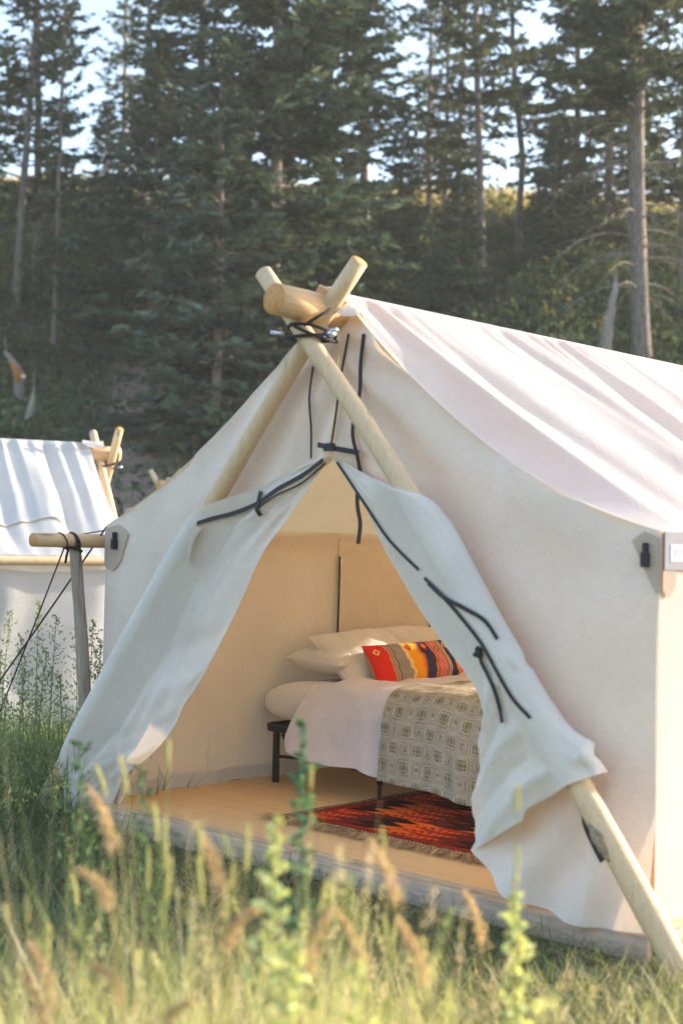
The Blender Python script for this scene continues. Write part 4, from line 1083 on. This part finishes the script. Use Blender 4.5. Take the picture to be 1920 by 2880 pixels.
snag([(-7.08, 30.9, 4.2), (-7.13, 30.9, 4.95), (-7.16, 30.9, 5.3), (-7.35, 30.9, 5.62), (-7.48, 30.9, 5.78)], [.08, .09, .13, .10, .03], 'torn dead stump with orange core at the far left', inner=([(-7.14, 30.78, 5.05), (-7.18, 30.77, 5.3), (-7.31, 30.79, 5.55)], .085))
snag([(-6.62, 29.3, 3.4), (-6.56, 29.3, 4.15), (-6.48, 29.3, 4.5), (-6.46, 29.3, 4.85)], [.07, .08, .08, .02], 'slim grey dead stump below the torn one')

# ------------------------------------------------------------------ undergrowth on the slope, grass (uncountable)
def undergrowth():
    rs = np.random.default_rng(19)
    N = 120000
    y = 20.5 + 28 * rs.random(N) ** 1.25; x = (rs.random(N) * 2 - 1) * (y * .275 + 1.2)
    dens = vnoise(x * .45, y * .45, 21) + .6 * vnoise(x * 1.3, y * 1.3, 22)
    path = np.abs(x - (-3.75 - (y - 27) * .16)) < (1.55 - .02 * y)      # bare track of soil
    keep = (dens > -1.1) & ~(path & (y < 36) & (y > 23) & (rs.random(N) > .12))
    x, y, dens = x[keep], y[keep], dens[keep]; N = len(x)
    z = H(x, y) + rs.random(N) ** 1.5 * (.12 + 1.15 * np.clip(dens + .2, 0, 1) ** 1.3)
    D_ = unit(rs.normal(0, 1, (N, 3)) + np.array([0, 0, .5])); S_ = unit(np.cross(D_, rs.normal(0, 1, (N, 3))))
    tone = np.array([(.080, .12, .065), (.10, .135, .065), (.068, .108, .07), (.15, .14, .075)])[rs.integers(0, 4, N)]
    tone = tone * rs.uniform(.6, 1.4, (N, 1)) * (1 + .35 * vnoise(x * .6, y * .6, 9))[:, None]
    V, F, c = cards(np.stack([x, y, z], -1), D_, S_, rs.uniform(.12, .30, N), rs.uniform(.06, .15, N), tone)
    props(link('undergrowth', np_mesh('undergrowth', V, F, col=c, mat=M['leaf'], smooth=False)), 'low leafy undergrowth covering the shaded slope', 'undergrowth', kind='stuff')
    # dry field grass on the crest
    N = 14000
    y = 46.5 + 16 * rs.random(N); x = (rs.random(N) * 2 - 1) * (y * .28 + 2); z = H(x, y)
    col = np.array((.50, .38, .18))[None] * rs.uniform(.7, 1.25, (N, 1))
    V, F, c = blades(np.stack([x, y, z], -1), rs.uniform(0, 6.28, N), rs.uniform(.3, .7, N), rs.uniform(.1, .6, N), np.full(N, .03), col, K=3)
    props(link('field_grass', np_mesh('field_grass', V, F, col=c, mat=M['grass'], smooth=False)), 'dry golden grass of the field on the crest', 'grass', kind='stuff')
undergrowth()

def in_deck(x, y, m=0.0):
    c, n = math.cos(A0), math.sin(A0); dx, dy = x - ox, y - oy
    u = dx * c - dy * n; v = dx * n + dy * c
    return (u > -.05 - m) & (u < 3.75 + m) & (v > -.16 - m) & (v < 4.4)

def meadow():
    rs = np.random.default_rng(23)
    parts = []
    def strew(N, xr, yr, hgt, lean_, width, tones, keepf=None, lod=1.0, K=4, az=None, hf=None):
        y = yr[0] + (yr[1] - yr[0]) * rs.random(N) ** lod; x = xr[0] + (xr[1] - xr[0]) * rs.random(N)
        ok = ~in_deck(x, y)
        fr = np.abs(x) < y * .262 + 1.6; ok &= fr
        if keepf is not None: ok &= keepf(x, y)
        x, y = x[ok], y[ok]; n = len(x)
        a = rs.uniform(0, 2 * np.pi, n) if az is None else az + rs.normal(0, .9, n)
        tone = np.array(tones)[rs.integers(0, len(tones), n)] * rs.uniform(.7, 1.35, (n, 1))
        cl = .75 + .5 * (vnoise(x * 1.8, y * 1.8, 31) * .5 + .5)
        if hf is not None: cl = cl * hf(x, y)
        P = np.stack([x, y, H(x, y) - .01], -1)
        parts.append(blades(P, a, rs.uniform(hgt[0], hgt[1], n) * cl, rs.uniform(lean_[0], lean_[1], n), rs.uniform(width[0], width[1], n), tone, K=K))
    G = [(.15, .20, .10), (.17, .215, .105), (.12, .17, .09), (.23, .24, .12)]
    S = [(.32, .27, .13), (.40, .33, .17), (.24, .24, .10), (.16, .19, .07)]
    front = lambda x, y: ((x - ox) * math.sin(A0) + (y - oy) * math.cos(A0)) < 1.0
    # matted lodged grass round the platform
    strew(42000, (-4.2, 3.2), (3.6, 8.6), (.12, .34), (.7, 1.45), (.003, .0065), G + S[2:], None, .9)
    strew(13000, (-3.6, 2.8), (3.6, 8.0), (.2, .42), (.9, 1.5), (.003, .005), S[:2] + G[:1], None, .9, K=5)
    strew(9000, (-3.2, .2), (5.6, 10), (.15, .40), (.5, 1.4), (.004, .008), G, lambda x, y: x < -y * .12 - .2, 1)
    # greener, taller grass by the far-left tent
    strew(16000, (-4, -.8), (8.0, 13.2), (.2, .6), (.15, 1.1), (.005, .010), [(.15, .21, .085), (.13, .18, .075), (.19, .23, .10)], lambda x, y: x < -y * .105, 1)
    strew(5000, (-4, -.8), (8.0, 12.8), (.15, .35), (.5, 1.4), (.005, .009), S, lambda x, y: x < -y * .105, 1)
    strew(9000, (-7, 9), (13, 24), (.2, .6), (.2, .9), (.012, .022), G, None, 1, K=3)
    # tall sunlit dry grass in the foreground
    T = [(.56, .50, .27), (.62, .54, .33), (.50, .50, .24), (.42, .46, .19), (.62, .56, .30), (.62, .47, .34), (.36, .42, .18), (.68, .60, .40)]
    strew(16000, (-1.4, 1.6), (3.4, 5.3), (.10, .26), (.4, 1.45), (.0025, .006), S + T, lambda x, y: np.abs(x) < y * .25 + .1, 1)
    for y0 in np.arange(2.6, 4.3, .2):          # tall seeding grass, shorter with distance from the path
        hm = 1.66 - .285 * (y0 + .1)
        strew(2700, (-1.3, 1.4), (y0, y0 + .2), (.30 * hm, 1.12 * hm), (.10, 1.15), (.0025, .008), T, lambda x, y: vnoise(x * 3.1, y * 2.0, 77) > -.25 + .18 * x, 1, K=5, hf=lambda x, y: .50 + .38 * np.exp(-((x / y * 3961 + 40) / 330) ** 2))
    for y0 in (3.0, 3.3, 3.6):                  # odd wisps standing above the rest
        hm = 1.66 - .285 * (y0 + .1)
        strew(260, (-1.0, .75), (y0, y0 + .3), (1.0 * hm, 1.55 * hm), (.08, .6), (.0025, .004), T, lambda x, y: np.abs(x + .25) < .65 * np.sqrt(rs.random(len(x))), 1, K=7)
    V, F, c = merge(parts)
    props(link('meadow_grass', np_mesh('meadow_grass', V, F, col=c, mat=M['grass'], smooth=False)), 'matted green and straw-coloured meadow grass round the tents', 'grass', kind='stuff')
meadow()

def wisps():
    """crowd of thin seeding stems along the front of the picture: too many and too blurred to count"""
    rs = np.random.default_rng(91); N = 400
    y = rs.uniform(2.9, 4.1, N); px = rs.beta(1.5, 2.1, N) * 1.15 - .55
    x = px * y * .47 / 1.0 * 1.0
    hm = 1.70 - .285 * y
    h = hm * rs.uniform(.70, 1.38, N) * (.62 + .40 * np.exp(-((x / y * 3961 + 120) / 420) ** 2))
    az = rs.uniform(0, 2 * np.pi, N); ln = rs.uniform(.05, .75, N)
    P = np.stack([x, y, H(x, y) - .01], -1)
    tone = np.array([(.60, .52, .30), (.52, .50, .24), (.64, .50, .36), (.44, .46, .20)])[rs.integers(0, 4, N)] * rs.uniform(.8, 1.2, (N, 1))
    K = 8; parts = [blades(P, az, h, ln, np.full(N, .0035), tone, K=K)]
    tip = parts[0][0].reshape(N, K, 2, 3).mean(2)
    n = 26
    s_ = rs.random((N, n)); Lh = rs.uniform(.05, .15, (N, 1)); d = unit(tip[:, -1] - tip[:, -2])
    c = tip[:, -1][:, None] - d[:, None] * (s_ * Lh)[..., None] + rs.normal(0, 1, (N, n, 3)) * (rs.uniform(.002, .009, (N, 1)) * (.3 + s_))[..., None]
    c = c.reshape(-1, 3); D_ = unit(np.repeat(d, n, 0) + rs.normal(0, .6, (N * n, 3))); S_ = unit(np.cross(D_, rs.normal(0, 1, (N * n, 3))))
    parts.append(cards(c, D_, S_, rs.uniform(.008, .02, N * n), rs.uniform(.003, .006, N * n), np.repeat(tone * 1.05, n, 0)))
    V, F, cc = merge(parts)
    props(link('seeding_grass', np_mesh('seeding_grass', V, F, col=cc, mat=M['leaf'], smooth=False)), 'wispy pale seeding grass crowding the front of the picture', 'grass', kind='stuff')
wisps()

# ------------------------------------------------------------------ single stems and weeds
def stem_path(x, y, top, lean_x, lean_y, n=14, bow=.0):
    z0 = float(H(x, y)) - .02
    s = np.linspace(0, 1, n)
    return np.stack([x + lean_x * s ** 1.8, y + lean_y * s ** 1.8, z0 + (top - z0) * s - bow * s ** 3], -1)

def grass_head_mesh(axis, L, r, col, rs):
    """fuzzy cylindrical seed head along a path"""
    P = spline(axis, 10); n = 220
    s = rs.random(n); c = np.array([[np.interp(q, np.linspace(0, 1, 10), P[:, k]) for k in range(3)] for q in s])
    rad = r * np.clip(np.sin(np.pi * (s * .9 + .06)), .15, 1) ** .4
    d = unit(np.c_[rs.normal(0, 1, (n, 2)), rs.normal(0, .2, n)]); ax = unit(P[-1] - P[0])
    cc = c + d * (rad * .7)[:, None]; D_ = unit(d * .8 + ax[None] * .8); S_ = unit(np.cross(D_, rs.normal(0, 1, (n, 3))))
    V, F, k = cards(cc, D_, S_, np.full(n, r * 1.7), np.full(n, r * .7), np.array(col)[None] * rs.uniform(.75, 1.2, (n, 1)))
    Vt, Ft, Tt = tube_vf(P, r * .72 * np.clip(np.sin(np.linspace(.25, 2.95, 10)), .3, 1), 8)
    V2 = np.vstack([V, Vt]); col2 = np.vstack([k, np.repeat(np.array(col)[None] * .9, len(Vt), 0)])
    return np_mesh('seed_head', V2, np.vstack([F, Ft + len(V)]), col=col2, loose_tri=Tt + len(V), mat=M['leaf'])

def timothy(x, y, top, lx, rs, Lh=.085, r=.0055, col=(.60, .57, .30), k=0, lab=None):
    ly = rs.uniform(-.05, .05)
    P = stem_path(x, y, top, lx, ly)
    t = thing('grass_stem', 'thin grass stem with pale cylindrical seed head in the blurred foreground', 'grass stem', tuple(P[0]), W0, 'cylindrical grass heads in the foreground')
    sm = tube('stem', P, np.linspace(.0022, .0012, len(P)), None, 5)
    sm.color_attributes.new('Col', 'FLOAT_COLOR', 'POINT').data.foreach_set('color', np.tile(np.array([.26, .30, .11, 1], dtype=np.float32), len(sm.vertices)))
    sm.materials.clear(); link('stem', sm, t, mat=M['grass'])
    d = unit(P[-1] - P[-3]); hd_ = np.array([P[-1] - d * .005, P[-1] + d * Lh * .5, P[-1] + d * Lh + np.array([lx * .03, 0, -.004])])
    link('seed_head', grass_head_mesh(hd_, Lh, r, col, rs), t)
    q = P[5]; az = rs.uniform(0, 6.28)
    V, F, c = blades(np.array([P[3], P[6]]), np.array([az, az + 2.5]), np.array([.26, .20]), np.array([.5, .7]), np.array([.005, .004]), np.array([[.22, .28, .09]] * 2), K=6)
    link('leaf_blade', np_mesh('leaf_blade', V, F, col=c, mat=M['grass']), t)

def plume(x, y, top, lx, droop, rs, col=(.62, .45, .30), L=.15):
    P = stem_path(x, y, top, lx, 0, 16, droop)
    t = thing('plume_grass', 'brownish pink grass plume bending over in the blurred foreground', 'grass stem', tuple(P[0]), W0, 'brown grass plumes in the foreground')
    sm = tube('stem', P, np.linspace(.0026, .0013, len(P)), None, 5)
    sm.color_attributes.new('Col', 'FLOAT_COLOR', 'POINT').data.foreach_set('color', np.tile(np.array([.40, .31, .15, 1], dtype=np.float32), len(sm.vertices)))
    link('stem', sm, t, mat=M['grass'])
    n = 420; s = rs.random(n)
    d0 = unit(P[-1] - P[-3]); A = P[-1] - d0 * .10
    bend_ = np.array([np.sign(lx if lx else -1) * .05, 0, -.06 if droop else .0])
    c = A[None] + d0[None] * (s * L)[:, None] + bend_[None] * (s ** 2)[:, None]
    lump = .35 + .65 * np.abs(np.sin(s * 14 + x * 9))
    off = rs.normal(0, 1, (n, 3)) * (.011 * (1.15 - s) * lump + .002)[:, None]
    D_ = unit(off + d0[None] * .02 + rs.normal(0, .006, (n, 3))); S_ = unit(np.cross(D_, rs.normal(0, 1, (n, 3))))
    V, F, k = cards(c + off, D_, S_, rs.uniform(.008, .018, n), rs.uniform(.003, .006, n), np.array(col)[None] * rs.uniform(.7, 1.25, (n, 1)))
    link('plume', np_mesh('plume', V, F, col=k, mat=M['leaf'], smooth=False), t)

def weed(x, y, top, lx, rs, label, col, name='leafy_weed', cat='weed', leafL=.06, leafW=.012, nwh=26, spread=.10, start=.2, clusters=True, group=None, stemcol=(.2, .24, .09), up=.6, stem_r=.004):
    P = stem_path(x, y, top, lx, rs.uniform(-.03, .03), 20)
    t = thing(name, label, cat, tuple(P[0]), W0, group)
    sm = tube('stem', P, np.linspace(stem_r, stem_r * .4, len(P)), None, 6)
    sm.color_attributes.new('Col', 'FLOAT_COLOR', 'POINT').data.foreach_set('color', np.tile(np.array([*stemcol, 1], dtype=np.float32), len(sm.vertices)))
    link('stem', sm, t, mat=M['grass'])
    C, Dd, Ll, Ww, K_ = [], [], [], [], []
    sp = np.linspace(0, 1, 20)
    for i in range(nwh):
        f = start + (1 - start) * (i + .5) / nwh
        p = np.array([np.interp(f, sp, P[:, k]) for k in range(3)])
        az = i * 2.4 + rs.uniform(-.4, .4)
        R = spread * (1.05 - f) ** .6 * rs.uniform(.6, 1.2)
        o = np.array([math.cos(az), math.sin(az), up * rs.uniform(.5, 1.3)]); o /= np.linalg.norm(o)
        nl = 9 if clusters else 4
        for j in range(nl):
            g = (j + .5) / nl
            C.append(p + o * R * g + rs.normal(0, .10 * R + .002, 3)); Dd.append(o + rs.normal(0, .55, 3))
            Ll.append(leafL * rs.uniform(.6, 1.2) * (1.15 - .5 * f)); Ww.append(leafW * rs.uniform(.7, 1.2)); K_.append(rs.uniform(.7, 1.25))
    C = np.array(C); Dd = unit(np.array(Dd)); S_ = unit(np.cross(Dd, rs.normal(0, 1, C.shape)))
    V, F, c = cards(C, Dd, S_, np.array(Ll), np.array(Ww), np.array(col)[None] * np.array(K_)[:, None])
    link('foliage', np_mesh('foliage', V, F, col=c, mat=M['leaf'], smooth=False), t)
    return t

def fx(px, py, D):
    """point at distance D that the photograph shows at this place, as x and height"""
    return D * ((px - 960) * .99976 + (py - 1440) * .0221) / 3961, CAM_Z + D * (.0238 - ((py - 1440) - (px - 960) * .0221) / 3961)
rs = np.random.default_rng(77)
TIM = [(365, 2150, 3.5, -.10), (300, 2165, 3.6, -.16), (475, 2085, 3.6, .0), (440, 2300, 3.5, -.06), (465, 2370, 3.4, -.02), (415, 2430, 3.5, .0), (480, 2440, 3.4, .03), (575, 2330, 3.3, -.04), (580, 2450, 3.3, -.05),
       (695, 2370, 3.3, .0), (875, 2150, 3.6, .0), (650, 2440, 3.4, .03), (20, 2540, 3.5, -.06), (95, 2500, 3.5, .0), (215, 2480, 3.6, -.08), (145, 2620, 3.5, .0), (35, 2820, 3.3, .0), (900, 2490, 3.4, .07), (930, 2440, 3.4, .05),
       (1080, 2330, 3.4, -.03), (545, 2620, 3.3, .0), (1455, 2205, 3.5, .0), (1090, 2600, 3.4, -.04), (640, 2560, 3.3, .03), (1440, 2420, 3.5, .02)]
for px, py, D_, lx in TIM:
    X_, Z_ = fx(px, py, D_); s = rs.uniform(.8, 1.15)
    timothy(X_ - lx, D_, Z_ - .06, lx, rs, .085 * s * rs.uniform(.7, 1.3), .0056 * s)
for px, py, D_, lx, dr in [(310, 2290, 3.4, -.06, .0), (290, 2420, 3.4, -.10, .03), (610, 2400, 3.3, -.06, .0), (660, 2540, 3.3, .05, .02), (330, 2680, 3.2, -.05, .03), (150, 2730, 3.3, -.02, .0), (1100, 2440, 3.3, -.07, .0), (1350, 2570, 4.0, .0, .0),
                           (880, 2620, 3.3, .02, .0), (1180, 2660, 3.3, -.05, .0), (130, 2800, 3.3, -.02, 0), (480, 2790, 3.2, .04, .02), (1010, 2640, 3.4, -.06, .0)]:
    X_, Z_ = fx(px, py, D_); plume(X_ - lx, D_, Z_ + .02, lx, dr, rs)
for px, py, D_, lx, lab in [(775, 2300, 3.2, .01, 'tall pale yellow-green weed with clustered leaves at lower centre'), (1440, 2510, 3.6, -.03, 'pale yellow-green leafy weed in front of the deck at right'),
                            (830, 2640, 3.2, .02, 'short pale weed at the bottom edge left of centre'), (1000, 2700, 3.3, .0, 'short pale weed at the bottom edge right of centre')]:
    X_, Z_ = fx(px, py, D_)
    weed(X_ - lx, D_, Z_, lx, rs, lab, (.60, .62, .32), leafL=.045, leafW=.019, nwh=40, spread=.10, start=.12)
X_, Z_ = fx(912, 2020, 3.9); weed(X_ - .05, 3.9, Z_, -.01, rs, 'dark green upright weed in front of the bed', (.10, .19, .11), leafL=.055, leafW=.018, nwh=26, spread=.10, start=.30, stemcol=(.10, .16, .08))
X_, Z_ = fx(262, 2080, 4.6); weed(X_, 4.6, Z_, -.04, rs, 'dark green weed in front of the left corner of the big tent', (.085, .145, .07), leafL=.05, leafW=.012, nwh=26, spread=.17, start=.30, stemcol=(.10, .14, .07))
X_, Z_ = fx(395, 2150, 4.4); weed(X_ + .05, 4.4, Z_, -.05, rs, 'fine-leaved green weed before the left door flap', (.085, .15, .08), leafL=.045, leafW=.009, nwh=26, spread=.13, start=.40, stemcol=(.10, .14, .07))
for px, py, D_, lx in [(110, 1690, 9.6, .0), (30, 1720, 10, .05), (160, 1735, 9.3, .03), (60, 1790, 9.4, -.04), (265, 1745, 9.2, .02), (285, 1800, 9.1, .0), (215, 1770, 9.8, -.03), (5, 1830, 9.2, .03), (130, 1830, 9.0, .04), (275, 1870, 8.9, -.02), (70, 1880, 8.8, .02), (170, 1900, 8.7, -.04), (20, 1960, 8.3, .02), (110, 1980, 8.2, .03), (270, 1960, 8.6, .0), (40, 2080, 7.6, .03), (150, 2100, 7.7, -.02)]:
    X_, Z_ = fx(px, py, D_)
    weed(X_ - lx, D_, Z_, lx, rs, 'thin tall weed with tiny dark buds in front of the left background tent', (.24, .28, .14), name='seed_weed', leafL=.040, leafW=.012, nwh=34, spread=.22, start=.15, clusters=True,
         group='tall weeds by the left background tent', stemcol=(.16, .19, .09), up=1.3, stem_r=.0045)

# ------------------------------------------------------------------ thin haze volume added to lift the dark tones
hm, hnt, hout = new_mat('thin_haze')
pv = nd(hnt, 'ShaderNodeVolumePrincipled'); pv.inputs['Color'].default_value = (.95, .93, .86, 1); pv.inputs['Density'].default_value = HAZE
hnt.links.new(pv.outputs[0], hout.inputs['Volume'])
HV, HF = box_vf(-90, 90, -9, 120, -1.6, 42)
props(link('haze', py_mesh('haze', HV, HF, hm)), 'thin pale haze added to lift the dark tones', 'haze', kind='stuff')
